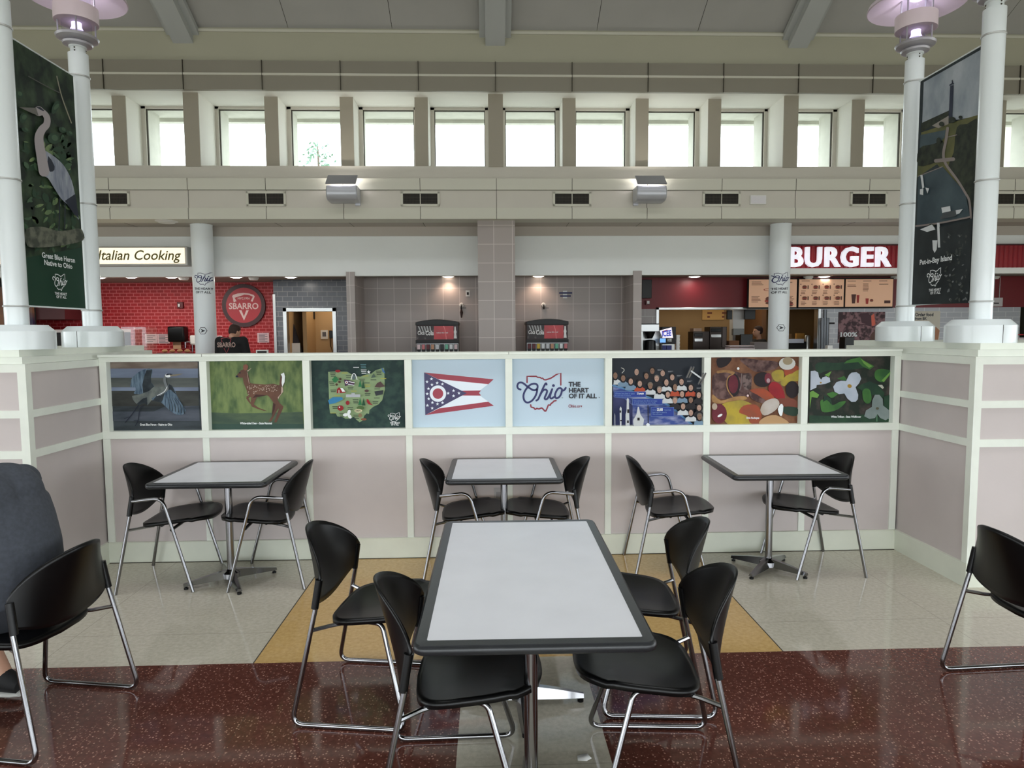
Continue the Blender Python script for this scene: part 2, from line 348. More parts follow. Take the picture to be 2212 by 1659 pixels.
# corner blocks (plinths)
def plinth(side):
    sx = -1 if side == 'left' else 1; X0 = XL if side == 'left' else XR; X1 = sx*6.2
    def bx(mb, a, b, y0, y1, z0, z1, m): mb.box(X0+sx*a, X0+sx*b if b is not None else X1, y0, y1, z0, z1, m)
    mb = MB(); pn = MB(); yn, yf = YN, YF
    bx(pn, .012, None, yn+.012, yf-.012, .02, 1.48, M_PANEL)
    # rails on the aisle side (facing the bay) and on the front
    for z0, z1 in ((1.44, 1.489), (1.163, 1.209), (.914, .962)):
        bx(mb, .0006, .02, yn+.03, yf-.03, z0, z1, M_TRIM)
        bx(mb, .03, None, yn+.0006, yn+.02, z0, z1, M_TRIM); bx(mb, .03, None, yf-.02, yf-.0006, z0, z1, M_TRIM)
    for y in (.22,): bx(mb, 0, .021, y, y+.05, .16, 1.485, M_TRIM)
    for y0_, y1_ in ((yn, yn+.05), (yf-.05, yf)): bx(mb, 0, .05, y0_, y1_, .155, 1.4805, M_TRIM)
    k = 1
    while k*.76 < 3.1:
        bx(mb, k*.76, k*.76+.05, yn, yn+.021, .16, 1.485, M_TRIM); bx(mb, k*.76, k*.76+.05, yf-.021, yf, .16, 1.485, M_TRIM); k += 1
    bx(mb, .0, None, yn, yf, 1.481, 1.489, M_TRIM)
    bx(mb, .045, None, yn+.045, yf-.03, 1.489, 1.531, M_CREAM2 if 0 else M_TRIM)
    bx(mb, .095, None, yn+.095, yf-.06, 1.531, 1.573, M_TRIM)
    o = struct(mb.build('wall_plinth_'+side)); pn.build('panel', o, flat=True)
    bb = MB(); bx(bb, -.008, None, yn-.008, yf+.008, .0, .1544, M_BASE); struct(bb.build('baseboard_plinth_'+side))
plinth('left'); plinth('right')

# ------------------------------------------------------------------ front building wall
J = 6.15
def wallbox(name, x0, x1, y0, y1, z0, z1, m, bevel=0):
    mb = MB(); mb.box(x0, x1, y0, y1, z0, z1, m); return struct(mb.build(name, flat=True))
XE = 13
wallbox('wall_clerestory_top', -XE, XE, 6.25, 7.2, 5.93, 9, M_CREAM)
mb = MB()
mb.box(-XE, XE, J, 6.6, 5.732, 5.93, M_BANDU); mb.box(-XE, XE, J-.02, 6.6, 5.702, 5.735, M_CREAM2); mb.box(-XE, XE, J, 6.21, 5.484, 5.705, M_BANDU)  # pale ledge strip: the light it catches is put into the colour
for k in range(-10, 11): mb.box(k*1.22-.004, k*1.22+.004, J-.0225, J+.01, 5.482, 5.932, M_JOINT)
struct(mb.build('wall_clerestory_band', flat=True))
wallbox('trim_3', -XE, XE, 6.19, 7.1, 5.515, 5.56, M_REVEAL)
# beam under the windows
mb = MB()
mb.box(-XE, XE, 6.40, 7.2, 4.05, 4.375, M_TAUPEP)
mb.box(-XE, XE, J-.02, 6.5, 3.94, 4.117, M_CREAM2); mb.box(-XE, XE, J+.005, 6.5, 3.655, 3.94, M_TAUPEP); mb.box(-XE, XE, J-.02, 6.5, 3.482, 3.655, M_CREAM2)
for k in range(-10, 11):
    for z0, z1, y in ((3.94, 4.119, J-.0225), (3.658, 3.938, J+.0025), (3.481, 3.656, J-.0225)): mb.box(k*1.22-.0035, k*1.22+.0035, y, y+.03, z0, z1, M_JOINT)
mb.box(-XE, XE, J-.001, J+.01, 3.936, 3.943, M_JOINT)
struct(mb.build('wall_window_beam', flat=True))
mb = MB(); mb.box(-XE, XE, J+.01, 7.3, 3.488, 3.65, M_SOFF)
for k in range(-10, 11): mb.box(k*1.22-.003, k*1.22+.003, J+.02, 7.0, 3.486, 3.49, M_JOINT)
struct(mb.build('ceiling_soffit', flat=True))
# fins between the windows
for k in range(-9, 10):
    x = k*1.22; pier = (k % 4 == 0); y0 = 6.38 if pier else 6.55; hw = .12 if pier else .108
    mb = MB(); mb.box(x-hw, x+hw, y0, y0+.02, 4.36, 5.53, M_FIN); mb.box(x-hw, x+hw, y0+.02, 7.08, 4.36, 5.53, M_REVEAL)  # sides paler than the front: window light put into the colour
    struct(mb.build('wall_fin', flat=True))
# windows
def window(i, x):
    e = bpy.data.objects.new('window_%d' % i, None); COL.objects.link(e); e.location = (x, 7.05, 4.375); struct(e)
    mb = MB(); h = 1.175; a = .51
    for x0, x1, z0, z1 in ((-a-.002, -a+.075, 0, h), (a-.075, a+.002, 0, h), (-a, a, 0, .14), (-a, a, h-.075, h)): mb.box(x0, x1, 0, .10, z0, z1, M_TAUPEP)
    b = a-.075
    for x0, x1, z0, z1 in ((-b, -b+.012, .14, h-.075), (b-.012, b, .14, h-.075), (-b, b, h-.087, h-.075)): mb.box(x0, x1, .03, .07, z0, z1, M_JOINT)
    mb.build('frame', e, flat=True)
    g = MB(); g.box(-b, b, .048, .052, .14, h-.075, M_GLASS); g.build('glass_pane', e, flat=True)
    sl = MB(); sl.box(-a, a, -.45, .0, .0, .035, M_REVEAL); sl.build('sill', e, flat=True)
for i in range(20): window(i+1, (i-9.5)*1.22)
# outside: hood and fins
mb = MB(); mb.box(-XE, XE, 7.16, 7.98, 5.56, 5.9, M_EXT); mb.box(-XE, XE, 7.86, 7.98, 5.50, 5.57, M_EXT)
struct(mb.build('trim_4', flat=True))
for k in range(-9, 10):
    mb = MB(); mb.box(k*1.22-.10, k*1.22+.10, 7.16, 7.72, 4.3, 5.56, M_EXT); struct(mb.build('wall_fin', flat=True))
wallbox('ceiling_shops', -XE, XE, 7.15, 13, 3.6, 4.3, M_ROOF)

# header wall over the shop fronts and column line
HY = 7.0
wallbox('wall_header', -XE, XE, HY, 7.15, 2.650, 3.49, M_HEAD)
wallbox('soffit_shade_strip', -XE, XE, HY-.03, HY+.01, 3.33, 3.489, M_SOFF)  # darker strip standing in for the shade under the soffit
wallbox('ceiling', -XE, XE, 7.15, 13, 2.70, 2.76, mat('shop_ceiling', (150, 142, 134), .8))
# hall ceiling: slopes up from the clerestory wall, then down again behind the camera
SL = .53; Z0 = 6.44; YR_ = -2.0; ZR = Z0+SL*(6.25-YR_)
mb = MB()
for xx in range(-8, 8):
    x0, x1 = xx*1.63+.004, (xx+1)*1.63-.004
    mb.add([(x0, 6.3, Z0), (x1, 6.3, Z0), (x1, YR_, ZR), (x0, YR_, ZR)], [(0, 1, 2, 3)], M_CEIL)
    mb.add([(x0, YR_, ZR), (x1, YR_, ZR), (x1, -10.3, Z0), (x0, -10.3, Z0)], [(0, 1, 2, 3)], M_CEIL)
mb.add([(-13, 6.4, Z0+.02), (13, 6.4, Z0+.02), (13, YR_, ZR+.06), (-13, YR_, ZR+.06)], [(0, 1, 2, 3)], M_JOINT)
mb.add([(-13, YR_, ZR+.06), (13, YR_, ZR+.06), (13, -10.4, Z0+.02), (-13, -10.4, Z0+.02)], [(0, 1, 2, 3)], M_JOINT)
struct(mb.build('ceiling_hall', flat=True))
mb = MB(); mb.box(-XE, XE, 6.22, 6.26, Z0-.045, Z0-.005, M_CREAM2); struct(mb.build('trim_6', flat=True))
for k in (-2, -1, 0, 1, 2):
    mb = MB(); x = k*4.9; cz = 1/sqrt(1+SL*SL)
    for w_, d in ((.25, .09), (.155, .2)):
        dz = d/cz*1.0
        pts = [(6.26, Z0-dz+.0), (YR_, ZR-dz), (YR_, ZR-.01), (6.26, Z0-.01)]
        mb.prism(pts, 'x', x-w_, x+w_, M_BEAMC)
    struct(mb.build('ceiling_beam', flat=True))
# side and rear walls with tall glazed openings
def glazed(name, ax, pos, a0, a1, ops):
    mb = MB()
    def b(s0, s1, z0, z1):
        if ax == 'y': mb.box(s0, s1, pos, pos+.25, z0, z1, M_CREAM)
        else: mb.box(pos, pos+.25, s0, s1, z0, z1, M_CREAM)
    top = 11.2
    b(a0, a1, 0, .45); b(a0, a1, 2.7, top); c = a0
    for o0, o1 in ops: b(c, o0, .45, 2.7); c = o1
    b(c, a1, .45, 2.7); struct(mb.build(name, flat=True))
glazed('wall_rear', 'y', -10.45, -13, 13, [(-12+i*3, -12+i*3+2.7) for i in range(8)])
glazed('wall_left', 'x', -13.25, -10.3, 13, [(-9.5+i*3, -9.5+i*3+2.7) for i in range(4)])
glazed('wall_right', 'x', 13, -10.3, 13, [(-9.5+i*3, -9.5+i*3+2.7) for i in range(4)])
wallbox('wall_front_outer', -XE, XE, 12.6, 13, 0, 4.0, M_CREAM)

# ------------------------------------------------------------------ vents, uplights on the beam
def vent(x, first=None):
    t = thing('wall_vent', '', 'vent', (x, J+.002, 3.80), 0, 'air vents along the panelled beam')
    mb = MB()
    for a in ((-.31, .31, -.115, -.082), (-.31, .31, .082, .115), (-.31, -.275, -.115, .115), (.275, .31, -.115, .115), (-.006, .006, -.085, .085)):
        mb.box(a[0], a[1], -.016, .0, a[2], a[3], M_CREAM2)
    mb.build('frame', t, flat=True)
    g = MB(); g.box(-.276, .276, -.004, .0, -.083, .083, M_DARK)
    mg = mat('vent_grille', (62, 56, 46), .6)
    for k in range(7): g.box(-.275, .275, -.010, -.004, -.075+k*.023, -.068+k*.023, mg)
    for k in range(24): g.box(-.272+k*.0233, -.269+k*.0233, -.009, -.004, -.08, .08, mg)
    g.build('grille', t, flat=True); return t
VL = {-3: 'dark double air vent beside the top of the left lamp post', -2: '', -1: '', 0: '', 1: '', 2: '', 3: ''}
v0 = None
names = ['dark double air vent right beside the left lamp post', 'dark double air vent above the left round column, left of an uplight', 'dark double air vent between the left uplight and the central tiled pillar',
         'dark double air vent between the central tiled pillar and the right uplight', 'dark double air vent with a small white box to its right', 'dark double air vent just left of the right lamp posts', 'dark double air vent at the right edge, outside the lamp posts']
for i, x in enumerate((-6.1, -3.66, -1.22, 1.22, 3.66, 6.1, 8.54)):
    if v0 is None: v0 = vent(x); v0['label'] = names[0]
    else: dup(v0, (x, J+.002, 3.80), 0, names[i])
def uplight(x, lab, tw):
    t = thing('wall_uplight', lab, 'wall light', (x, J-.02, 3.72), 0, 'silver uplights on the beam')
    ms = mat('silver_housing', (196, 198, 206), .35, .4)
    mb = MB(); mb.prism([(-.30, .03), (-.33, .09), (-.33, .17), (-.30, .23), (0, .23), (0, .0), (-.24, .0)][::-1], 'x', -.24, .24, ms); mb.build('housing', t, bevel=.02)
    mb = MB(); mb.prism([(-.34, .235), (-.36, .245), (-.16, .41), (-.145, .40)][::-1], 'x', -.235, .225, mat('silver_reflector', (150, 150, 158), .4, .3)); mb.build('reflector', t)
    mb = MB(); mb.box(-.2, .2, -.27, -.08, .222, .232, mat('uplight_lamp', (255, 250, 240), .5, emit=3)); mb.build('lamp', t)
    mb = MB(); mb.box(-.19*tw-.04, -.19*tw+.04, -.02, .015, -.03, .02, ms); mb.build('bracket', t)
    l = area('uplight_glow', (x, J-.2, 3.97), (R(200), 0, 0), .35, .12, 7, (1, .96, .88)); return t
uplight(-2.40, 'silver box uplight on the beam, between the left column and the pillar', -1); uplight(2.44, 'silver box uplight on the beam, between the pillar and the right column', 1)
mb = MB(); mb.box(4.125, 4.385, J-.035, J+.005, 3.712, 3.852, M_WHITE); mb.box(4.135, 4.375, J-.04, J-.035, 3.722, 3.842, mat('white_cover', (225, 222, 226), .4))
tag(mb.build('emergency_light', bevel=.006), 'small white rectangular box fixed on the beam beside a vent', 'wall box')
p = at_z(360, 478, 3.48)
mb = MB(); mb.lathe([(.17, 0), (.17, -.012), (.13, -.022), (0, -.024)][::-1], (p.x, p.y, 3.488), M_WHITE); mb.lathe([(.13, -.023), (.12, -.035), (0, -.04)][::-1], (p.x, p.y, 3.488), mat('lamp_diffuser', (235, 235, 230), .4))
tag(mb.build('soffit_light'), 'round flat white fitting under the soffit left of the left column', 'ceiling light')

# ------------------------------------------------------------------ columns, pillars
C_NAVY = mat('ink_navy', (28, 34, 92), .5); C_DKRED = mat('ink_dark_red', (132, 32, 52), .5); C_INK = mat('ink_black', (28, 32, 44), .5)
C_PAPER = mat('print_paper_pale_blue', (198, 216, 230), .35); C_W = mat('ink_white', (232, 236, 236), .5)
def column(x, lab, decal_px, arrow_px):
    cx, cy, r = x, 6.75, .172
    mb = MB(); mb.lathe([(r, 0), (r, 3.47), (r+.004, 3.475), (r+.004, 3.487)], (cx, cy, 0), M_COLUMN, 48)
    def fn(px, py):
        p = at_y(px, py, cy-r); d = max(-r*.97, min(r*.97, p.x-cx)); return Vector((p.x if False else cx+d, cy-sqrt(r*r-d*d), p.z))
    class CylArt(Art):
        def emit(s, vs, fs, m):
            out = []
            for a_, b_ in vs:
                p = fn(a_, b_); n = Vector((p.x-cx, p.y-cy, 0)).normalized(); out.append(p+n*(.0012+.0003*s.l))
            s.mb.add(out, fs, m)
    a = CylArt(mb, fn, (0, -1, 0)); x0, y0, k = decal_px
    logo(a, x0, y0, k, C_NAVY, mat('ink_grey_blue', (110, 110, 130), .5), bold=1.15)
    a.text('THE HEART', x0+600*k, y0+1560*k, 200*k, C_INK, .02, 'CENTER'); a.text('OF IT ALL', x0+600*k, y0+1800*k, 200*k, C_INK, .02, 'CENTER')
    ax, ay = arrow_px
    a.stroke([(ax+8*cos(pi*i/3), ay+8*sin(pi*i/3)) for i in range(6)], 1.1, C_INK, 0, True)
    a.poly([(ax-4, ay-4), (ax+5, ay), (ax-4, ay+4), (ax-1.5, ay)], C_INK)
    return tag(mb.build('round_column'), lab, 'column')
column(-4.94, 'round pale column standing below the left end of the beam', (417.5, 575, .0325), (438, 714.5))
column(4.91, 'round pale column standing beside the lit sign letters', (1666.5, 575, .0325), (1687.5, 708))
mb = MB(); mb.box(-.311, .300, 6.30, 7.9, 0, 3.488, M_TILE); struct(mb.build('wall_tiled_pillar', flat=True))
mb = MB(); mb.box(-2.60, -2.455, 6.96, 8.45, 0, 2.72, M_TILE); struct(mb.build('wall_niche_left', flat=True))
mb = MB(); mb.box(2.40, 2.55, 6.96, 8.45, 0, 2.72, M_TILE); struct(mb.build('wall_niche_right', flat=True))
mb = MB(); mb.box(-2.46, 2.41, 7.85, 8.0, 0, 2.72, M_TILE); struct(mb.build('wall_niche_back', flat=True))

# ------------------------------------------------------------------ shop on the left
GY = 8.4
dx0, dx1, dz = -4.128, -3.103, 2.157
mb = MB(); mb.box(-4.30, dx0+.01, GY, GY+.12, 0, 2.72, M_GBRICK); mb.box(dx1-.01, -2.5, GY, GY+.12, 0, 2.72, M_GBRICK); mb.box(dx0+.01, dx1-.01, GY, GY+.12, dz-.01, 2.72, M_GBRICK)
mb.box(-4.30, -4.18, GY+.12, 9.1, 0, 2.72, M_GBRICK); struct(mb.build('wall_charcoal_tile', flat=True))
mb = MB(); mb.box(-4.312, -4.262, GY-.014, GY+.02, .2, 2.42, M_STEEL); tag(mb.build('corner_guard'), 'tall steel guard strip on the corner left of the kitchen doorway', 'corner guard')
mb = MB()
for a in ((dx0, dx0+.075, 0, dz), (dx1-.075, dx1, 0, dz), (dx0, dx1, dz-.075, dz)): mb.box(a[0], a[1], GY-.02, GY+.14, a[2], a[3], M_STEEL)
struct(mb.build('door_1', bevel=.006))
M_TANW = mat('tan_kitchen_wall', (190, 160, 118), .7, var=.04, vs=2)
mb = MB(); mb.box(-4.6, -2.5, 9.7, 9.8, 0, 2.7, M_TANW); mb.box(-3.92, -3.84, 9.0, 9.7, 0, 2.7, M_TANW); mb.box(-2.62, -2.5, 8.5, 9.7, 0, 2.7, M_TANW); mb.box(-4.18, -4.1, 8.6, 9.8, 0, 2.7, M_TANW)
struct(mb.build('wall_kitchen_passage', flat=True))
mb = MB(); pxbox(mb, 657, 670, 678, 689, 9.55, .1, M_DARK); tag(mb.build('speaker_box'), 'small dark box high inside the kitchen doorway', 'speaker')
t = MB(); pxbox(t, 711, 714, 722, 731, 9.6, .08, M_BLACK); o = tag(t.build('wall_telephone', bevel=.01), 'black wall telephone with a hanging cord inside the doorway', 'telephone')
c = MB(); q0 = at_y(713, 731, 9.6); c.tube([(q0.x, 9.6, q0.z), (q0.x+.01, 9.58, q0.z-.15), (q0.x+.05, 9.58, q0.z-.3), (q0.x+.08, 9.58, q0.z-.14), (q0.x+.075, 9.6, q0.z)], .009, M_BLACK, 6); c.build('cord', o)
mb = MB(); x0, x1, z0, z1 = pxbox(mb, 693, 713, 708, 732, 9.68, .015, M_WHITE); mb.box(x0+.035, x1-.035, 9.672, 9.68, z0+.05, z1-.04, mat('grey_print', (96, 96, 102), .5))
tag(mb.build('wall_notice'), 'small white notice with a grey print on the passage wall', 'notice')
mb = MB(); p = at_y(640, 745, 9.0)
mb.tube([(p.x-.0, 9.0, .02), (p.x-.0, 9.0, 1.15), (p.x-.08, 9.0, 1.9)], [.17, .16, .03], mat('dark_umbrella_cloth', (34, 34, 44), .8), 10)
mb.box(p.x-.05, p.x+.12, 8.83, 8.845, 1.28, 1.47, M_WHITE)
tag(mb.build('folded_apron'), 'dark cloth hanging in a tall fold with a pale badge inside the doorway', 'cloth')
# red brick wall and what hangs on it
mb = MB(); mb.box(-13, -4.3, 9.0, 9.12, 0, 2.74, M_RBRICK); struct(mb.build('wall_red_brick', flat=True))
C_RED = mat('sign_red', (176, 40, 52), .4); C_MAROON = mat('sign_rim_maroon', (58, 10, 18), .4); C_PINK = mat('sign_pale_pink', (226, 196, 192), .4)
mb = MB(); c = at_y(526.5, 660, 8.96); r = .40
Mx = Matrix.Rotation(R(90), 4, 'X')
mb.lathe([(0, 0), (r+.03, 0), (r+.03, .05), (0, .05)], (c.x, 9.0, c.z), C_MAROON, 48, Mx)
a = Art(mb, lambda x, y: at_y(450+x/3.949, 560+y/3.949, 8.95), (0, -1, 0))
a.ell(302, 393, 151, 150, C_RED, 0, 40)
a.stroke([(222, 360), (213, 325), (300, 297)], 15, C_PINK, 0); a.poly([(203, 318), (210, 305), (250, 292), (300, 287), (350, 292), (388, 305), (396, 318), (386, 322), (350, 306), (300, 301), (252, 306), (214, 322)], C_PINK)
a.poly([(203, 318), (218, 318), (241, 358), (226, 362)], C_PINK); a.poly([(381, 318), (396, 318), (378, 362), (362, 358)], C_PINK)
a.poly([(262, 436), (284, 436), (304, 488), (324, 436), (345, 436), (305, 522)], C_PINK)
a.rect(165, 366, 440, 430, C_RED)
a.text('SBARRO', 302, 424, 72, C_PINK, .022, 'CENTER', 0, .95); a.text('NYC.1956', 302, 342, 24, C_PINK, .02, 'CENTER')
tag(mb.build('round_sign'), 'round red sign with a maroon rim and white lettering on the brick wall', 'sign')
def notice(x0, y0, x1, y1, lab, lines=6, col=(232, 196, 200)):
    mb = MB(); X0, X1, Zb, Zt = pxbox(mb, x0, y0, x1, y1, 8.985, .014, mat('pale_pink_paper', col, .6)); n = lines
    for k in range(n):
        z = Zt-(Zt-Zb)*(k+1)/(n+1); mb.box(X0+.03, X1-.03-.05*(k % 2), 8.983, 8.985, z-.006, z+.006, mat('grey_print', (96, 96, 102), .5))
    tag(mb.build('wall_notice', flat=True), lab, 'notice')
notice(314, 721, 339, 742, 'pale printed sheet with dark bars left of the towel dispenser', 4); notice(340, 721, 366, 742, 'pale printed sheet just left of the towel dispenser', 7)
notice(556, 719, 581, 740, 'pale printed sheet behind the head of the worker in black', 7); notice(503, 734, 520, 755, 'pale sheet with a dark block left of the worker in black', 3)
notice(470, 725, 480, 746, 'narrow pale sheet at the right edge of the left column', 6)
mb = MB(); pxbox(mb, 382, 652, 395, 666, 8.95, .06, mat('alarm_red', (96, 10, 18), .4)); q = at_y(386.5, 659.5, 8.94); mb.box(q.x-.02, q.x+.02, 8.93, 8.95, q.z-.03, q.z+.03, M_WHITE)
tag(mb.build('fire_alarm', bevel=.008), 'small red fire alarm with a white strobe on the red brick wall', 'fire alarm')
t = MB(); X0, X1, Zb, Zt = pxbox(t, 361, 705, 397, 739, 8.78, .22, M_BLACK); o = tag(t.build('towel_dispenser', bevel=.03), 'large black paper towel dispenser on the red brick wall', 'towel dispenser')
t = MB(); t.box(X0+.07, X1-.1, 8.86, 8.87, Zb-.14, Zb+.01, mat('brown_paper_towel', (176, 138, 108), .8)); t.build('paper_towel', o)
t = MB(); pxbox(t, 409, 724, 424, 745, 8.86, .13, M_WHITE); tag(t.build('soap_dispenser', bevel=.03), 'white soap dispenser half hidden by the left column', 'soap dispenser')
t = MB(); p = at_y(402, 745, 8.7); t.tube([(p.x, 8.98, p.z-.25), (p.x, 8.98, p.z+.02), (p.x, 8.8, p.z+.06), (p.x-.02, 8.7, p.z+.05), (p.x-.02, 8.7, p.z-.06)], .014, M_CHROME, 8); tag(t.build('faucet'), 'chrome tap low on the wall beside the soap dispenser', 'faucet')
# counters of the left shop
CB = mat('counter_front_red', (110, 24, 28), .4); CT = mat('counter_top_grey', (150, 148, 146), .3)
def counter(name, x0, x1, y0, y1, z, lab, m=None):
    t = thing(name, lab, 'counter', ((x0+x1)/2, (y0+y1)/2, 0)); w_, d_ = (x1-x0)/2, (y1-y0)/2
    mb = MB(); mb.box(-w_, w_, -d_, d_, 0, z-.04, m or CB); mb.build('base', t, flat=True)
    mb = MB(); mb.box(-w_-.02, w_+.02, -d_-.02, d_+.02, z-.04, z, CT); mb.build('countertop', t, bevel=.006); return t
counter('service_counter', -11.5, -3.4, 7.05, 7.55, .98, 'long red service counter of the left shop behind the half wall')
mb = MB(); x0, x1, z0, z1 = pxbox(mb, 105, 718, 256, 742, 7.1, .4, M_DARK, .98)
mb.box(x0-.05, x1+.0, 7.08, 7.52, z1-.0, z1+.05, mat('case_top_pale', (205, 190, 186), .4))
for k in range(4): mb.box(x0+.1+k*.32, x0+.125+k*.32, 7.085, 7.11, 1.0, z1, M_STEEL)
tag(mb.build('food_display_case'), 'dark food display case behind the left lamp post bases', 'display case')
g = MB(); x0, x1, z0, z1 = pxbox(g, 262, 706, 313, 742, 7.08, .42, M_GLASS, .98); g.box(x0, x1, 7.09, 7.5, z0, z0+.25, mat('case_shelf', (190, 170, 168), .5)); tag(g.build('glass_case', flat=True), 'clear curved glass guard at the end of the display case', 'glass case')
mb = MB(); x0, x1, z0, z1 = pxbox(mb, 62, 665, 140, 690, 8.0, .8, mat('dark_red_hood', (72, 22, 26), .5)); mb.box(x0+.3, x1-.25, 8.2, 8.6, z1-.01, 2.7, M_STEEL); tag(mb.build('extractor_hood'), 'dark red hood box below the heron banner', 'hood')
for k, (px, py, lab) in enumerate(((430, 757, ''), (330, 757, ''))): pass
mb = MB(); x0, x1, z0, z1 = pxbox(mb, 338, 762, 398, 775, 7.1, .35, mat('case_red', (120, 30, 34), .5), .98); tag(mb.build('warming_case'), 'low red warming case on the left counter just above the half wall edge', 'warming case')
mb = MB()
for k in range(4): mb.ball((x0+.10+k*.13, 7.2, z1+.028), .05, .05, .028, mat('bread_tan', (176, 128, 84), .8), 10, 8)
tag(mb.build('bread_rolls'), 'tan bread rolls on the low red warming case', 'bread')
counter('order_counter', -6.2, -3.3, 5.2, 5.65, 1.02, 'order counter in front of the worker, hidden behind the half wall')
# register
t = thing('cash_register', 'small point of sale screen on the counter beside the worker in black', 'register', (-4.13, 7.35, .98))
q = at_y(567, 750, 5.4); t.location = (q.x, 5.42, 1.02)
mb = MB(); mb.box(-.12, .12, -.08, .1, 0, .12, M_BLACK); mb.tube([(0, 0, .1), (0, .0, .36)], .02, M_BLACK, 8); mb.build('base', t)
mb = MB(); mb.box(-.09, .09, -.05, -.02, .30, .40, M_WHITE); mb.box(-.07, .07, -.054, -.05, .318, .382, M_DARK); mb.build('screen', t, bevel=.004)
mb = MB(); mb.box(-.05, .26, -.0, .12, .0, .30, mat('grey_printer', (120, 124, 132), .5)); mb.build('printer', t, bevel=.02)
# sign 'Italian Cooking'
t = thing('lightbox_sign', 'lit cream lightbox sign reading Italian Cooking', 'sign', (0, 0, 0))
mb = MB(); mb.box(-8.6, -5.197, 6.75, 7.0, 2.815, 3.135, mat('sign_cabinet_grey', (190, 190, 186), .5)); mb.build('cabinet', t, bevel=.01)
M_LB = mat('lightbox_face', (255, 240, 210), .5, emit=.95, ecol=(255, 236, 205), c2=(255, 252, 232), vs=1.5)
mb = MB(); mb.box(-8.56, -5.235, 6.742, 6.752, 2.848, 3.105, M_LB); mb.build('face', t, flat=True)
mb = MB(); a = Art(mb, lambda x, y: at_y(190+x/3.3015, 360+y/3.3015, 6.742), (0, -1, 0)); a.text('Italian Cooking', 66, 664, 98, mat('sign_olive_ink', (96, 92, 44), .5), .014, 'LEFT', .2, .985); mb.build('lettering', t, flat=True)
for o in (t,): pass
mb = MB(); mb.box(-9.9, -8.75, 6.8, 7.0, 2.82, 3.12, C_RED); tag(mb.build('red_sign_panel'), 'red sign panel showing at the left edge above the shop', 'sign')
mb = MB(); mb.box(-9.9, -8.55, 7.9, 7.96, 1.2, 2.55, mat('poster_tan_purple', (150, 104, 70), .5, c2=(40, 34, 66), vs=2)); mb.box(-9.9, -8.55, 7.96, 8.0, 0, 2.7, M_DARK)
tag(mb.build('advert_panel'), 'tan and purple advertising panel at the left edge behind the lamp post', 'poster')

# ------------------------------------------------------------------ downlights
LD = mat('downlight_lens', (255, 252, 244), .5, emit=6)
def downlight(px, py, lab, e, col=(1, .93, .84), z=2.70, lens=LD, sp=None):
    p = at_z(px, py, z-.01); t = thing('downlight', lab, 'ceiling light', (p.x, p.y, z), 0, 'recessed downlights of the shops')
    mb = MB(); mb.lathe([(.085, -.004), (.125, -.012), (.13, 0), (.085, 0)], (0, 0, 0), M_WHITE, 24); mb.build('trim_ring', t)
    mb = MB(); mb.lathe([(0, -.03), (.06, -.026), (.1, -.01), (.1, -.003)], (0, 0, 0), lens, 24); mb.build('lens', t)
    if sp:
        l = bpy.data.lights.new('downlight_beam', 'SPOT'); l.energy = e; l.spot_size = R(sp); l.spot_blend = .7; l.shadow_soft_size = .09; l.color = col
    else:
        l = bpy.data.lights.new('downlight_beam', 'AREA'); l.shape = 'DISK'; l.size = .2; l.energy = e; l.color = col
    o = bpy.data.objects.new('downlight_beam', l); o.location = (p.x, p.y, z-.05); COL.objects.link(o); return t
for px, py, lab, e in ((214, 600, 'round ceiling downlight just right of the left lamp post', 9), (283, 599, 'round downlight below the first half of the lightbox sign', 9), (370, 599, 'round downlight left of the left round column', 9), (510, 599, 'round downlight above the round red sign', 10), (628, 599, 'round downlight above the kitchen doorway', 4),
                      (1500, 598, 'round downlight over the plain dark red panel', 2.5), (1780, 598, 'round downlight above the middle menu board', 2.5)):
    downlight(px, py, lab, e)
WL = mat('warm_spot_lens', (255, 236, 214), .5, emit=5)
downlight(968, 598, 'small warm downlight over the left soda fountain niche', 15, (1, .72, .55), 2.70, WL, 140); downlight(1163, 597, 'small warm downlight over the right soda fountain niche', 15, (1, .72, .55), 2.70, WL, 140)
for px, lab in ((397, 'white smoke detector left of the left column'), (548, 'white smoke detector between two downlights above the round sign'), (1746, 'white smoke detector over the menu boards, near the right column'), (1935, 'white smoke detector at the right end of the menu boards'), (2148, 'white smoke detector far right behind the lamp post')):
    p = at_z(px, 600 if px < 1000 else 598, 2.69); mb = MB(); mb.lathe([(0, -.06), (.07, -.055), (.09, -.02), (.09, 0)], (p.x, p.y, 2.7), M_WHITE, 20); tag(mb.build('smoke_detector'), lab, 'smoke detector')

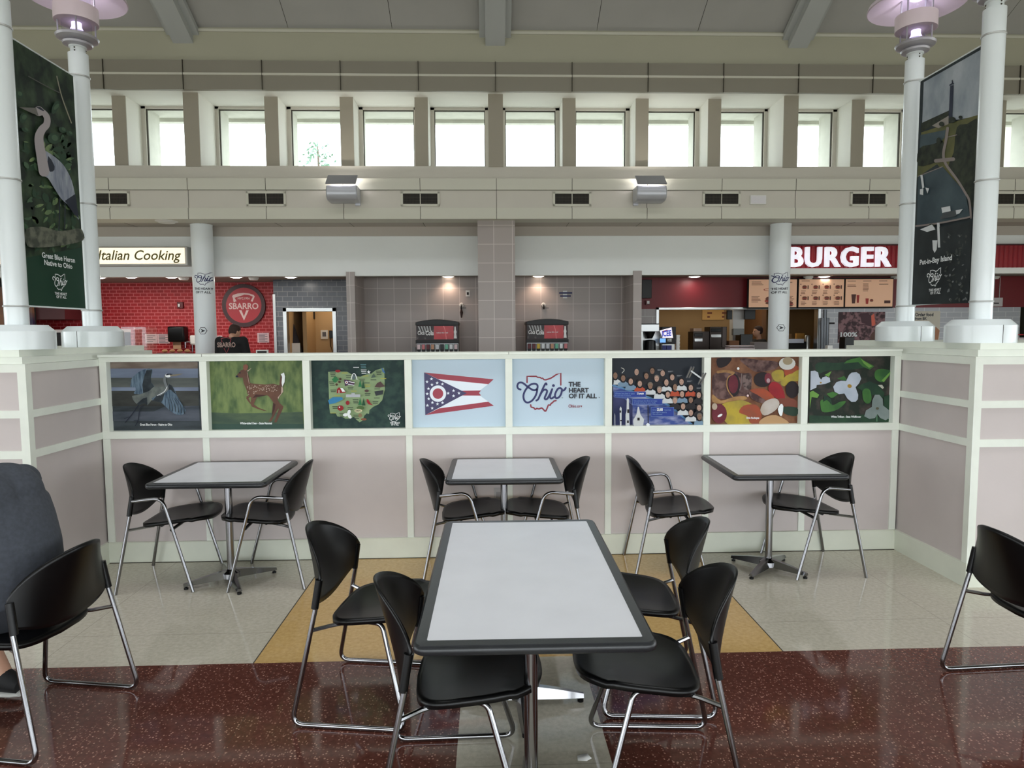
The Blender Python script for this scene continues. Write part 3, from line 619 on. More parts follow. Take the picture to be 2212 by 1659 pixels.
# ------------------------------------------------------------------ soda fountain niche
counter('drink_counter', -2.42, -.34, 7.15, 7.81, 1.0, 'drink counter in the left tiled niche', M_TTILE); counter('drink_counter', .34, 2.36, 7.15, 7.81, 1.0, 'drink counter in the right tiled niche', M_TTILE)
C_SRED = mat('soda_red', (206, 26, 40), .3, c2=(176, 18, 32), vs=5); C_SW = mat('soda_white', (240, 240, 240), .4); C_SB = mat('soda_black_print', (40, 32, 34), .4, c2=(120, 112, 112), vs=9, lo=.5, hi=.7)
def soda(px0, px1, lab, flip, cols):
    y = 7.2; A = at_y(px0, 725, y).x; B = at_y(px1, 725, y).x; W = (B-A)/2; t = thing('soda_fountain', lab, 'soda fountain', ((A+B)/2, y, 1.0), 0, 'soda fountains on the drink counters')
    zt = .885; z1 = .79; z2 = .515; z3 = .47
    mb = MB(); mb.box(-W*.96, W*.96, .05, .55, 0, z1+.03, mat('fountain_cabinet', (70, 66, 68), .35, .5)); mb.build('cabinet', t, bevel=.01)
    mb = MB(); n = 12; pts = [(-W, z1), (W, z1), (W, z1+.055)]+[(W-2*W*k/n, z1+.06+.045*sin(pi*k/n)) for k in range(1, n)]+[(-W, z1+.055)]
    mb.prism(pts, 'y', -.02, .56, M_BLACK); mb.build('lid', t, bevel=.006)
    mb = MB(); mb.box(-W*.97, W*.97, -.005, .06, z2, z1, mat('soda_frame_maroon', (46, 10, 18), .4)); mb.box(-W, W, -.02, .06, z3, z2+.015, M_BLACK)
    a = Art(mb, lambda x, q: Vector((-W*.95+x*W*1.9, -.006, z1-.012-q*(z1-z2-.04))), (0, -1, 0))
    a.rect(0, 0, .42, 1, C_SB); a.rect(.42, 0, .90, 1, C_SRED)
    for k in range(5): a.poly([(.03+k*.07, 0), (.06+k*.07, 0), (.12+k*.06, .45), (.09+k*.06, .45)], mat('soda_grey', (176, 176, 176), .4))
    a.text('Coca', .02, .64, .40, C_SW, .02, 'LEFT', .15, .20); a.text('Cola', .21, .68, .46, C_SW, .03, 'LEFT', .15, .23)
    a.text('makes this meal', .48, .55, .13, C_SW, .02, 'LEFT', 0, .34)
    a.poly([(.46, .02), (.62, .02), (.56, .2), (.5, .3)], C_SRED); a.stroke([(.66, 0), (.7, .4), (.72, 1)], .015, mat('soda_pink', (236, 120, 124), .3), 4)
    a.poly([(.925, .05), (.955, .05), (.96, .3), (.975, .45), (.965, .6), (.98, .95), (.905, .95), (.915, .6), (.905, .45), (.92, .3)], C_SW)
    mb.build('advert_panel', t, flat=True)
    mb = MB(); mb.box(-W*.97, W*.97, .045, .06, .08, z3, mat('fountain_steel', (196, 198, 200), .35, .6)); mb.box(-W*.97, W*.97, -.12, .06, 0, .08, M_STEEL); mb.build('back_plate', t)
    for k in range(9):
        x = -W*.86+k*W*1.72/8; vl = MB()
        vl.box(x-.032, x+.032, -.03, .05, .34, .455, M_BLACK); vl.box(x-.026, x+.026, -.034, -.03, .365, .45, mat('valve_label_%d' % cols[k], [(225, 200, 205), (205, 120, 125), (96, 20, 34), (200, 150, 120), (214, 218, 224), (30, 40, 44), (110, 190, 160), (230, 235, 238), (220, 190, 60)][cols[k]], .4))
        vl.prism([(x-.03, .34), (x-.012, .28), (x-.012, .2), (x+.012, .2), (x+.012, .28), (x+.03, .34)], 'y', -.02, .02, M_BLACK)
        vl.build('drink_valve', t, flat=True)
    return t
soda(898, 991, 'soda fountain with red and black front in the left niche', 0, (0, 1, 2, 3, 4, 5, 6, 7, 0)); soda(1137, 1228, 'soda fountain with red and black front in the right niche', 1, (2, 2, 8, 7, 4, 3, 6, 7, 1))
def tap(px, py, lab, sl):
    p = at_y(px, py, 7.85); t = thing('wall_faucet', lab, 'faucet', (p.x, 7.85, p.z))
    mb = MB(); mb.lathe([(0, .03), (.035, .03), (.045, 0)][::-1], (0, 0, 0), M_WHITE, 18, Mx); mb.build('escutcheon', t)
    mb = MB(); mb.tube(bend([(0, -.02, 0), (0, -.10, -.01), (0, -.11, -.08)], .03), .013, M_BLACK, 8); mb.box(-.005, .09, -.11, -.09, -.065, -.055, M_BLACK)
    if sl: mb.tube([(0, -.11, -.08), (0, -.11, -.14), (0, -.11, -.24)], [.012, .03, .012], mat('valve_copper_dark', (52, 30, 26), .4, .3), 8)
    mb.build('spout', t)
tap(997, 659, 'dark tap on a white disc above the left soda fountain', 1); tap(1174, 659, 'dark tap on a white disc above the right soda fountain', 0)
mb = MB(); x0, x1, z0, z1 = pxbox(mb, 1006, 627, 1015, 640, 7.835, .015, M_WHITE); mb.box((x0+x1)/2-.018, (x0+x1)/2+.018, 7.828, 7.835, (z0+z1)/2-.03, (z0+z1)/2+.02, M_DARK); tag(mb.build('wall_outlet'), 'white outlet plate with a black centre on the niche tiles', 'outlet')
mb = MB(); pxbox(mb, 1208, 631, 1236, 634.5, 7.82, .01, C_NAVY); pxbox(mb, 1210, 638, 1233, 641, 7.82, .01, C_NAVY); pxbox(mb, 1216, 628, 1225, 644, 7.83, .02, C_W); tag(mb.build('wall_badge'), 'small dark blue and white winged badge on the right niche tiles', 'badge')
mb = MB(); x0, x1, z0, z1 = pxbox(mb, 890, 750, 898, 760, 7.5, .1, mat('grey_cup', (150, 150, 148), .5), 1.0); tag(mb.build('cup_dispenser'), 'small grey box beside the left soda fountain', 'cup dispenser')

# ------------------------------------------------------------------ burger shop on the right
YB = 8.2; M_DRED = mat('dark_red_wall', (116, 20, 30), .45)
ox0, ox1, oz = 3.113, 6.372, 2.123
mb = MB(); mb.box(2.5, 13, YB, YB+.12, oz-.03, 2.72, M_DRED); struct(mb.build('wall_red_band', flat=True))
mb = MB(); mb.box(2.5, ox0+.01, YB, YB+.12, 0, oz-.03, M_TTILE); struct(mb.build('wall_taupe_tile', flat=True))
mb = MB(); mb.box(ox1-.01, 10.4, YB, YB+.12, 0, oz-.03, M_WTILE); mb.box(11.4, 13, YB, YB+.12, 0, oz-.03, M_WTILE); struct(mb.build('wall_pale_tile', flat=True))
mb = MB()
for a in ((ox0, ox0+.06, 0, oz), (ox1-.06, ox1, 0, oz), (ox0, ox1, oz-.05, oz)): mb.box(a[0], a[1], YB-.02, YB+.14, a[2], a[3], M_STEEL)
struct(mb.build('trim_7', bevel=.006))
mb = MB(); mb.box(2.5, 8.2, 10.9, 11.0, 0, 2.7, mat('kitchen_wall_tan', (158, 128, 86), .7, var=.05, vs=2)); mb.box(2.5, 2.6, 8.3, 10.9, 0, 2.7, M_TANW); mb.box(8.0, 8.1, 8.3, 10.9, 0, 2.7, M_TANW); mb.box(5.9, 6.0, 9.9, 10.9, 0, 2.7, mat('kitchen_wall_brown', (124, 88, 58), .7))
struct(mb.build('wall_kitchen', flat=True))
area('kitchen_ceiling_panel', (4.8, 9.6, 2.65), (0, 0, 0), 2.4, .6, 16, (1, .86, .66)); area('passage_ceiling_panel', (-3.4, 9.1, 2.65), (0, 0, 0), .5, .5, 8, (1, .8, .58))
# menu boards
M_MENU = mat('menu_board_face', (232, 190, 158), .5, emit=.16, ecol=(240, 180, 140)); M_MINK = mat('menu_ink_brown', (120, 62, 40), .5); M_MINK2 = mat('menu_ink_dark', (86, 40, 28), .5); M_MRED = mat('menu_ink_red', (176, 44, 34), .5)
def menu(x0, x1, lab, kind):
    t = thing('menu_board', lab, 'menu board', (0, 0, 0), 0, 'menu boards over the kitchen opening'); A, B = at_y(x0, 632, 8.0).x, at_y(x1, 632, 8.0).x; t.location = (A, 8.0, 2.11); Wd = B-A; H = .53
    mb = MB(); mb.box(-.013, Wd+.013, .03, .10, -.03, H+.02, M_DARK); mb.build('frame', t, flat=True)
    mb = MB(); mb.box(.0, Wd, .02, .03, 0, H, M_MENU); a = Art(mb, lambda x, y: Vector((x*Wd, .02, H*(1-y))), (0, -1, 0)); rnd = random.Random(int(x0))
    def burger(cx, cy, s):
        a.ell(cx, cy-.02*s, .05*s, .045*s, M_MINK, 0, 10); a.rect(cx-.055*s, cy, cx+.055*s, cy+.025*s, M_MRED); a.ell(cx, cy+.045*s, .05*s, .025*s, M_MINK, 0, 10)
    def lines(cx, cy, n, wd=.12):
        for k in range(n): a.rect(cx, cy+k*.05, cx+wd*rnd.uniform(.7, 1), cy+k*.05+.018, M_MINK if k else M_MINK2)
    if kind == 1:
        lines(.05, .05, 1, .2)
        for r_ in range(2):
            for c_ in range(4):
                cx = .12+c_*.245; cy = .28+r_*.40; burger(cx, cy, 1); a.rect(cx+.065, cy-.06, cx+.09, cy+.07, M_MINK2); a.ell(cx-.085, cy-.1, .012, .02, M_MINK2, 0, 8); lines(cx-.08, cy+.13, 3)
    elif kind == 2:
        for cx in (.03, .36, .70): lines(cx, .06, 1, .2); 
        lines(.03, .2, 2, .2); lines(.36, .17, 6, .14); lines(.7, .18, 1, .2)
        a.poly([(.12, .55), (.22, .55), (.20, .88), (.14, .88)], M_MINK2); a.poly([(.23, .58), (.29, .58), (.28, .86), (.24, .86)], M_MRED); a.poly([(.42, .7), (.49, .7), (.48, .9), (.43, .9)], M_MRED); burger(.55, .77, .7); a.rect(.82, .78, .95, .88, M_MINK2)
    else:
        lines(.05, .08, 3, .28); a.ell(.5, .37, .2, .06, M_MRED, 0, 16); a.ell(.5, .37, .18, .045, M_MENU, 0, 16); lines(.05, .6, 5, .2); burger(.45, .75, 2.2); lines(.75, .1, 1, .2); lines(.75, .6, 4, .2); burger(.85, .88, 1.5)
    mb.build('face', t, flat=True)
menu(1619, 1722, 'lit menu board partly behind the right column', 0); menu(1727, 1824, 'lit menu board with two rows of numbered meals', 1); menu(1828, 1930, 'lit menu board with a drink cup, right of the numbered meals', 2)
# BURGER sign
t = thing('shop_sign', 'dark red ribbed sign band with lit white letters reading BURGER', 'sign')
mb = MB(); X0, X1 = 5.10, 12.9; z0, z1 = 2.745, 3.145; mb.box(X0, X1, 6.93, 7.0, z0, z1, mat('sign_rib_red', (150, 18, 34), .35)); n = int((X1-X0)/.085)
for k in range(n): mb.prism([(X0+k*.085, 6.932), (X0+k*.085+.02, 6.905), (X0+k*.085+.05, 6.905), (X0+k*.085+.07, 6.932)], 'z', z0+.01, z1-.01, mat('sign_rib_red', ()))
mb.box(X0, X1, 6.89, 7.0, z1, z1+.02, C_MAROON); mb.build('ribbed_band', t, flat=True)
mb = MB(); mb.box(X0, X1, 6.86, 7.0, 2.645, z0, M_WHITE); mb.build('ledge', t, flat=True)
vs, fs = textmesh('BURGER', .030, 0, 1.12, 'LEFT', .05); xs = [v.x for v in vs]; ys = [v.y for v in vs]; q0 = at_y(1706, 555, 6.87).x; q1 = at_y(1925, 555, 6.87).x; za = at_y(1815, 577, 6.87).z; zb = at_y(1815, 533, 6.87).z
mb = MB(); mb.add([(q0+(v.x-min(xs))/(max(xs)-min(xs))*(q1-q0), 6.87-v.z*.6, za+(v.y-min(ys))/(max(ys)-min(ys))*(zb-za)) for v in vs], fs, mat('lit_letter_face', (250, 248, 255), .4, emit=.55, c2=(225, 225, 245), vs=9)); mb.build('lettering', t, flat=True)
# wall posters
def rposter(x0, y0, x1, y1, lab, drawfn, base):
    mb = MB(); X0, X1, Zb, Zt = pxbox(mb, x0, y0, x1, y1, YB-.012, .011, base); a = Art(mb, lambda x, y: Vector((X0+x*(X1-X0), YB-.012, Zt-y*(Zt-Zb))), (0, -1, 0)); drawfn(a); tag(mb.build('wall_poster', flat=True), lab, 'poster')
def d1(a):
    a.poly([(.45, .05), (.62, .02), (.8, .3), (.7, .45), (.5, .35)], mat('poster_plum', (70, 24, 40), .5)); a.poly([(.70, .12), (.76, .05), (.80, .4), (.72, .5)], mat('poster_flame', (226, 92, 60), .4)); a.stroke([(.4, .42), (.6, .42), (.85, .52)], .03, mat('poster_plum', ()), 4)
    a.ell(.85, .85, .16, .25, mat('poster_brown_patty', (96, 66, 56), .6)); a.text('100%', .02, .8, .2, C_W, .03, 'LEFT', 0, .9); a.text('BEEF', .02, .95, .17, C_W, .03, 'LEFT', 0, .9)
rposter(1811, 674, 1911, 740, 'dark brown poster of grilled meat with a flame on the pale tiles', d1, mat('poster_grill', (64, 40, 46), .6, c2=(150, 112, 116), vs=14, lo=.45, hi=.6))
rposter(1974, 672, 2030, 740, 'cream Order food poster between the two lamp post bases', lambda a: (a.text('Order food', .03, .16, .15, C_INK, .03, 'LEFT', 0, 1.0), a.text('from BK', .03, .28, .13, C_INK, .03, 'LEFT', 0, 1.0), a.poly([(.65, .95), (.7, .6), (.85, .5), (1, .62), (.95, .95)], mat('poster_hand', (176, 120, 84), .5))), mat('poster_cream', (214, 206, 190), .5))
# kitchen equipment
counter('kitchen_counter', 3.2, 6.3, 8.5, 9.0, 1.25, 'dark counter behind the kitchen opening', M_DARK)
counter('front_counter', 2.7, 9.5, 7.15, 7.6, .98, 'service counter of the burger shop', M_DRED)
def item(name, lab, cat, boxes, group=None):
    """boxes: (x0,y0,x1,y1,Y,depth,mat,zb)"""
    mb = MB()
    for b in boxes: pxbox(mb, *b[:4], b[4], b[5], b[6], b[7] if len(b) > 7 else None)
    return tag(mb.build(name, bevel=.006), lab, cat, group)
t = thing('coffee_brewer', 'steel coffee brewer at the left end of the burger counter', 'coffee brewer', (0, 0, 0)); 
mb = MB(); pxbox(mb, 1384, 700, 1424, 716, 7.25, .35, M_STEEL); pxbox(mb, 1384, 699, 1424, 701, 7.24, .37, M_BLACK); pxbox(mb, 1384, 712, 1424, 758, 7.5, .1, M_STEEL, .98); pxbox(mb, 1384, 712, 1389, 758, 7.28, .3, M_STEEL, .98); mb.build('body', t, bevel=.004)
mb = MB(); q = at_y(1406, 716, 7.3); mb.lathe([(.045, -.13), (.09, -.03), (.1, 0), (0, 0)], (q.x, 7.38, q.z), M_BLACK, 20); mb.build('filter_basket', t)
mb = MB(); q = at_y(1406, 736, 7.3); mb.lathe([(.11, 0), (.12, .2), (.10, q.z-.98), (.03, q.z-.96)], (q.x, 7.37, .98), M_BLACK, 20); mb.lathe([(.095, 0), (.095, .28)], (q.x+.0, 7.31, 1.03), M_STEEL, 16); mb.build('coffee_pot', t)
t = thing('frozen_drink_machine', 'black frozen drink machine with a tilted lit red and blue sign', 'drink machine', (0, 0, 0))
mb = MB(); pxbox(mb, 1430, 706, 1460, 743, 7.3, .35, M_BLACK); pxbox(mb, 1430, 743, 1458, 760, 7.38, .27, M_STEEL, .98); mb.build('body', t, bevel=.006)
a_ = lambda x, y: at_y(1370+x/6.703, 600+y/6.703, 7.298)
mb = MB(); a = Art(mb, a_, (0, -1, 0)); a.poly([(368, 765), (540, 718), (562, 872), (410, 872)], mat('lit_sign_white', (250, 240, 250), .4, emit=.6)); a.poly([(400, 775), (480, 750), (485, 772), (408, 795)], C_SRED)
a.text('ICEE', 400, 852, 112, mat('sign_blue', (32, 60, 190), .4, emit=.4), .04, 'LEFT', 0, .62, 1, -.12); a.rect(372, 880, 455, 938, mat('screen_blue', (120, 180, 250), .4, emit=.7)); a.text('ICEE', 482, 920, 52, C_W, .03, 'LEFT', 0, .6); mb.build('sign_face', t, flat=True)
mb = MB(); pxbox(mb, 1431, 746, 1439, 757, 7.25, .08, mat('cup_blue', (24, 38, 110), .4)); pxbox(mb, 1440, 746, 1451, 757, 7.25, .08, mat('cup_blue', ())); mb.build('dispenser_front', t)
mb = MB(); p = at_y(1464, 740, 7.35)
for k in range(9): mb.lathe([(.03, 0), (.042, .09), (.0, .09)], (p.x, 7.35, .98+k*.065), M_WHITE, 12)
tag(mb.build('cup_stack'), 'tall stack of white cups right of the frozen drink machine', 'cup stack')
item('toaster_oven', 'dark conveyor oven on the kitchen counter, left of the tall one', 'oven', [(1497, 716, 1532, 752, 8.6, .35, mat('oven_dark_steel', (58, 50, 46), .35, .6), 1.25), (1500, 720, 1518, 727, 8.59, .02, M_BLACK), (1500, 731, 1518, 738, 8.59, .02, M_STEEL)])
item('broiler', 'taller dark steel broiler in the kitchen opening', 'oven', [(1533, 706, 1570, 752, 8.6, .35, mat('oven_dark_steel', ()), 1.25), (1536, 710, 1558, 717, 8.59, .02, M_BLACK), (1536, 722, 1558, 729, 8.59, .02, M_STEEL), (1560, 706, 1569, 750, 8.58, .03, mat('oven_side', (80, 70, 66), .4, .5))])
item('bag_stack', 'pale folded bags lying on the left kitchen oven', 'bags', [(1498, 709, 1516, 716.3, 8.65, .25, mat('bag_pale', (200, 170, 150), .8))])
item('duct_post', 'white metal post standing inside the kitchen opening', 'post', [(1583, 669, 1608, 728, 9.05, .2, mat('white_metal', (214, 214, 210), .4), 0)])
item('wall_screen', 'black order screen right of the white metal post', 'screen', [(1609, 668, 1632, 690, 8.9, .06, M_BLACK)])
item('wall_screen', 'black order screen left of the white metal post', 'screen', [(1571, 670, 1582, 690, 8.9, .06, M_BLACK)])
mb = MB(); X0, X1, Zb, Zt = pxbox(mb, 1517, 669, 1564, 691, 10.88, .015, mat('paper_yellow', (216, 172, 104), .6))
for k in range(4):
    for j in range(3): mb.box(X0+.12+j*.35, X0+.18+j*.35+.05*(k % 2), 10.875, 10.88, Zb+.05+k*.09, Zb+.09+k*.09, M_MINK)
tag(mb.build('wall_chart', flat=True), 'yellow chart sheets on the kitchen back wall', 'chart')
item('holding_cabinet', 'dark equipment with bins right of the white post', 'kitchen equipment', [(1584, 710, 1608, 724, 8.7, .1, mat('mixer_grey', (130, 132, 130), .4), None), (1600, 722, 1626, 752, 8.65, .3, M_BLACK, 1.25)])
item('paper_sacks', 'brown paper sacks on the kitchen counter', 'paper sack', [(1575, 736, 1597, 752, 8.62, .25, mat('kraft_paper', (134, 92, 66), .8), 1.25)])
item('heated_tray', 'long pale steel tray at the counter edge', 'tray', [(1577, 746, 1631, 749, 7.3, .25, mat('tray_pale', (196, 184, 188), .4)), (1577, 751, 1631, 758, 7.28, .28, mat('tray_pale', ()), .98)])
item('cash_register', 'grey register at the right column on the burger counter', 'register', [(1629, 739, 1668, 750, 7.3, .2, mat('register_grey', (120, 112, 112), .4), .98)])
item('fry_station', 'dark fry station with a white scoop, right of the column', 'kitchen equipment', [(1700, 738, 1742, 758, 8.55, .35, M_DARK, 1.25), (1704, 732, 1737, 741, 8.5, .1, mat('scoop_white', (206, 210, 224), .4))])
item('bun_tray', 'stack of yellow boxes on the fry station', 'box', [(1721, 720, 1738, 731, 8.92, .08, mat('box_yellow', (206, 150, 70), .6), 1.25), (1702, 721, 1711, 733, 8.92, .08, mat('box_tan', (160, 120, 76), .7), 1.25)])
mb = MB(); p = at_y(1747, 724, 8.55); mb.lathe([(.055, 0), (.055, p.z-1.27), (.04, p.z-1.25), (0, p.z-1.25)], (p.x, 8.6, 1.25), M_STEEL, 16); tag(mb.build('steel_canister'), 'upright steel canister at the right end of the kitchen opening', 'canister')
mb = MB()
for k in (0, 1, 2):
    p = at_y(1777+k*5.5, 700, 8.0); mb.tube([(p.x, 8.02, .98 if k else .98), (p.x, 8.02, p.z+(.28 if k == 1 else .12))], .035, mat('sleeve_grey', (110, 114, 120), .4, .5), 12)
p = at_y(1790, 698, 8.0); mb.box(p.x, p.x+.13, 8.02, 8.06, p.z-.02, p.z+.015, M_DARK)
mb.box(at_y(1770, 700, 8).x, at_y(1795, 700, 8).x, 7.93, 8.15, 0, .98, M_DRED)
tag(mb.build('cup_dispenser'), 'tall grey tube cup dispensers on the pale tiled wall', 'cup dispenser')
item('counter_box', 'small white box at the foot of the pale tiled wall', 'box', [(1788, 746, 1799, 756, 7.2, .1, M_WHITE, .98)])
item('counter_display', 'black stepped counter display at the left of the plinth steps', 'display', [(1825, 728, 1846, 747, 7.2, .2, M_BLACK, .98)])
item('wall_screen', 'tilted black screen at the top left of the dark red panel', 'screen', [(1387, 604, 1408, 644, 8.05, .12, M_BLACK)])
mb = MB(); pxbox(mb, 1395, 649, 1404, 658, 8.14, .06, mat('alarm_red', ())); pxbox(mb, 1398, 650, 1403, 656, 8.13, .02, M_WHITE); tag(mb.build('fire_alarm'), 'small red fire alarm under the tilted black screen', 'fire alarm')
mb = MB(); x0, x1, z0, z1 = pxbox(mb, 2142, 643, 2166, 662, 7.9, .05, mat('notice_grey', (196, 190, 190), .5)); mb.box(x0+.05, x0+.06, 7.92, 7.93, z1-.01, 2.7, M_STEEL); mb.box(x1-.06, x1-.05, 7.92, 7.93, z1-.01, 2.7, M_STEEL); pxbox(mb, 2148, 654, 2158, 656, 7.89, .01, M_DARK); tag(mb.build('hanging_notice'), 'pale hanging notice at the right edge behind the lamp post', 'notice')
item('back_shelf', 'bright cluttered shelf seen at the right edge under the red band', 'shelf', [(2143, 668, 2184, 740, 9.4, .5, mat('shelf_clutter', (60, 40, 26), .6, c2=(176, 130, 84), vs=9, lo=.45, hi=.6), 0)])
item('door_edge', 'tan door edge beside the cluttered shelf at the right', 'door edge', [(2184, 668, 2195, 740, 8.9, .1, M_TANW, 0)])
item('red_tray', 'red trays low at the right edge', 'tray', [(2200, 722, 2212, 724, 7.2, .2, C_SRED), (2200, 729, 2212, 740, 7.2, .2, mat('tray_pale', ()), .98)])
counter('tray_stand', 9.65, 10.6, 7.15, 7.6, .98, 'tray stand at the right edge behind the plinth', M_DRED)

# ------------------------------------------------------------------ lamp posts and banners
def lamp_post(x, y, lab):
    t = thing('lamp_post', lab, 'lamp post', (x, y, 1.573), 0, 'white lamp posts on the corner blocks')
    mb = MB(); mb.lathe([(.207, 0), (.207, .115), (.165, .155), (.07, .156), (.07, .10)], (0, 0, 0), M_POLE, 40); mb.box(-.001, .001, -.209, -.19, 0, .117, M_JOINT); mb.build('base', t)
    mb = MB(); mb.lathe([(.067, .15), (.067, 2.165), (0, 2.165)], (0, 0, 0), M_POLE, 32); mb.build('pole', t)
    mb = MB(); mb.lathe([(.05, 2.15), (.05, 2.205), (.06, 2.21), (.06, 2.222), (0, 2.222)], (0, 0, 0), M_POLE, 28)
    for a in (.6, 2.7, 4.8):
        for z in (2.178, 2.198): mb.ball((.05*cos(a), .05*sin(a), z), .006, .006, .006, M_JOINT, 6, 4)
    mb.build('neck', t)
    mb = MB(); s = 1 if x > 0 else -1
    for z in (.275, 1.07, 2.0): mb.lathe([(.0705, -.006), (.0725, -.003), (.0725, .003), (.0705, .006)], (0, 0, z), mat('clamp_band', (190, 192, 190), .3, .5), 28)
    mb.build('clamp_band', t)
    mg = mat('lamp_grey_metal', (176, 174, 180), .35, .4)
    mb = MB(); mb.lathe([(.055, 2.216), (.095, 2.228), (.10, 2.241), (.085, 2.25), (.135, 2.27), (.142, 2.285), (.115, 2.30), (.06, 2.325), (0, 2.33)], (0, 0, 0), mg, 36); mb.build('lamp_cup', t)
    mb = MB(); mb.lathe([(.098, 2.30), (.098, 2.62)], (0, 0, 0), M_LGLASS, 36); o = mb.build('glass_cylinder', t)
    mb = MB(); mb.lathe([(.142, 2.39), (.146, 2.39), (.146, 2.50), (.142, 2.50), (.142, 2.39)], (0, 0, 0), mat('lamp_ring', (228, 214, 216), .5), 36); mb.build('louvre_ring', t)
    mb = MB()
    for k in range(4): mb.tube([(.12*cos(k*pi/2+.5), .12*sin(k*pi/2+.5), 2.29), (.12*cos(k*pi/2+.5), .12*sin(k*pi/2+.5), 2.66)], .006, mg, 8)
    mb.build('support_rod', t)
    mb = MB(); mb.lathe([(.0, 2.60), (.05, 2.62), (.10, 2.66), (.31, 2.585), (.338, 2.565), (.345, 2.57), (.335, 2.60), (.12, 2.70), (.05, 2.76), (0, 2.77)], (0, 0, 0), mat('lamp_shade', (202, 188, 196), .5), 48); mb.build('lamp_shade', t)
    mb = MB(); mb.lathe([(0, 2.33), (.045, 2.335), (.034, 2.36), (.034, 2.46), (.02, 2.52), (0, 2.53)], (0, 0, 0), mat('lamp_bulb', (222, 212, 255), .4, emit=1.6), 16); mb.build('bulb', t)
    l = bpy.data.lights.new('lamp_light', 'POINT'); l.energy = 1.7; l.color = (.95, .92, 1); l.shadow_soft_size = .04
    o = bpy.data.objects.new('lamp_light', l); o.location = (0, 0, 2.55); o.parent = t; COL.objects.link(o)
    return t
PL = ((-3.17, -.455, 'white lamp post at the left edge, in front of the heron banner'), (-3.17, .375, 'white lamp post right of the green heron banner'),
      (3.17, -.455, 'white lamp post right of the harbour banner'), (3.17, .375, 'white lamp post left of the harbour banner'))
lp = lamp_post(*PL[0])
lplight = [c for c in lp.children if c.type == 'LIGHT'][0]
for x, y, lab in PL[1:]: dup(lp, (x, y, 1.573), 0, lab)
BZ0, BZ1, BY0, BY1 = 1.855, 3.555, -.372, .292
G_LEAF = mat('banner_leaf_green', (62, 92, 64), .6, c2=(128, 148, 100), vs=14); G_DK = mat('banner_foliage', (20, 34, 26), .6, c2=(64, 84, 58), vs=7, lo=.42, hi=.68, stretch=(1, 1, .8))
C_BGREEN = mat('banner_dark_green', (28, 62, 46), .6); H_GREY = mat('heron_grey', (132, 140, 158), .6, c2=(178, 184, 196), vs=25, stretch=(1, 1, .3)); H_NECK = mat('heron_neck', (184, 176, 178), .6); H_DK = mat('heron_dark', (40, 46, 62), .6)
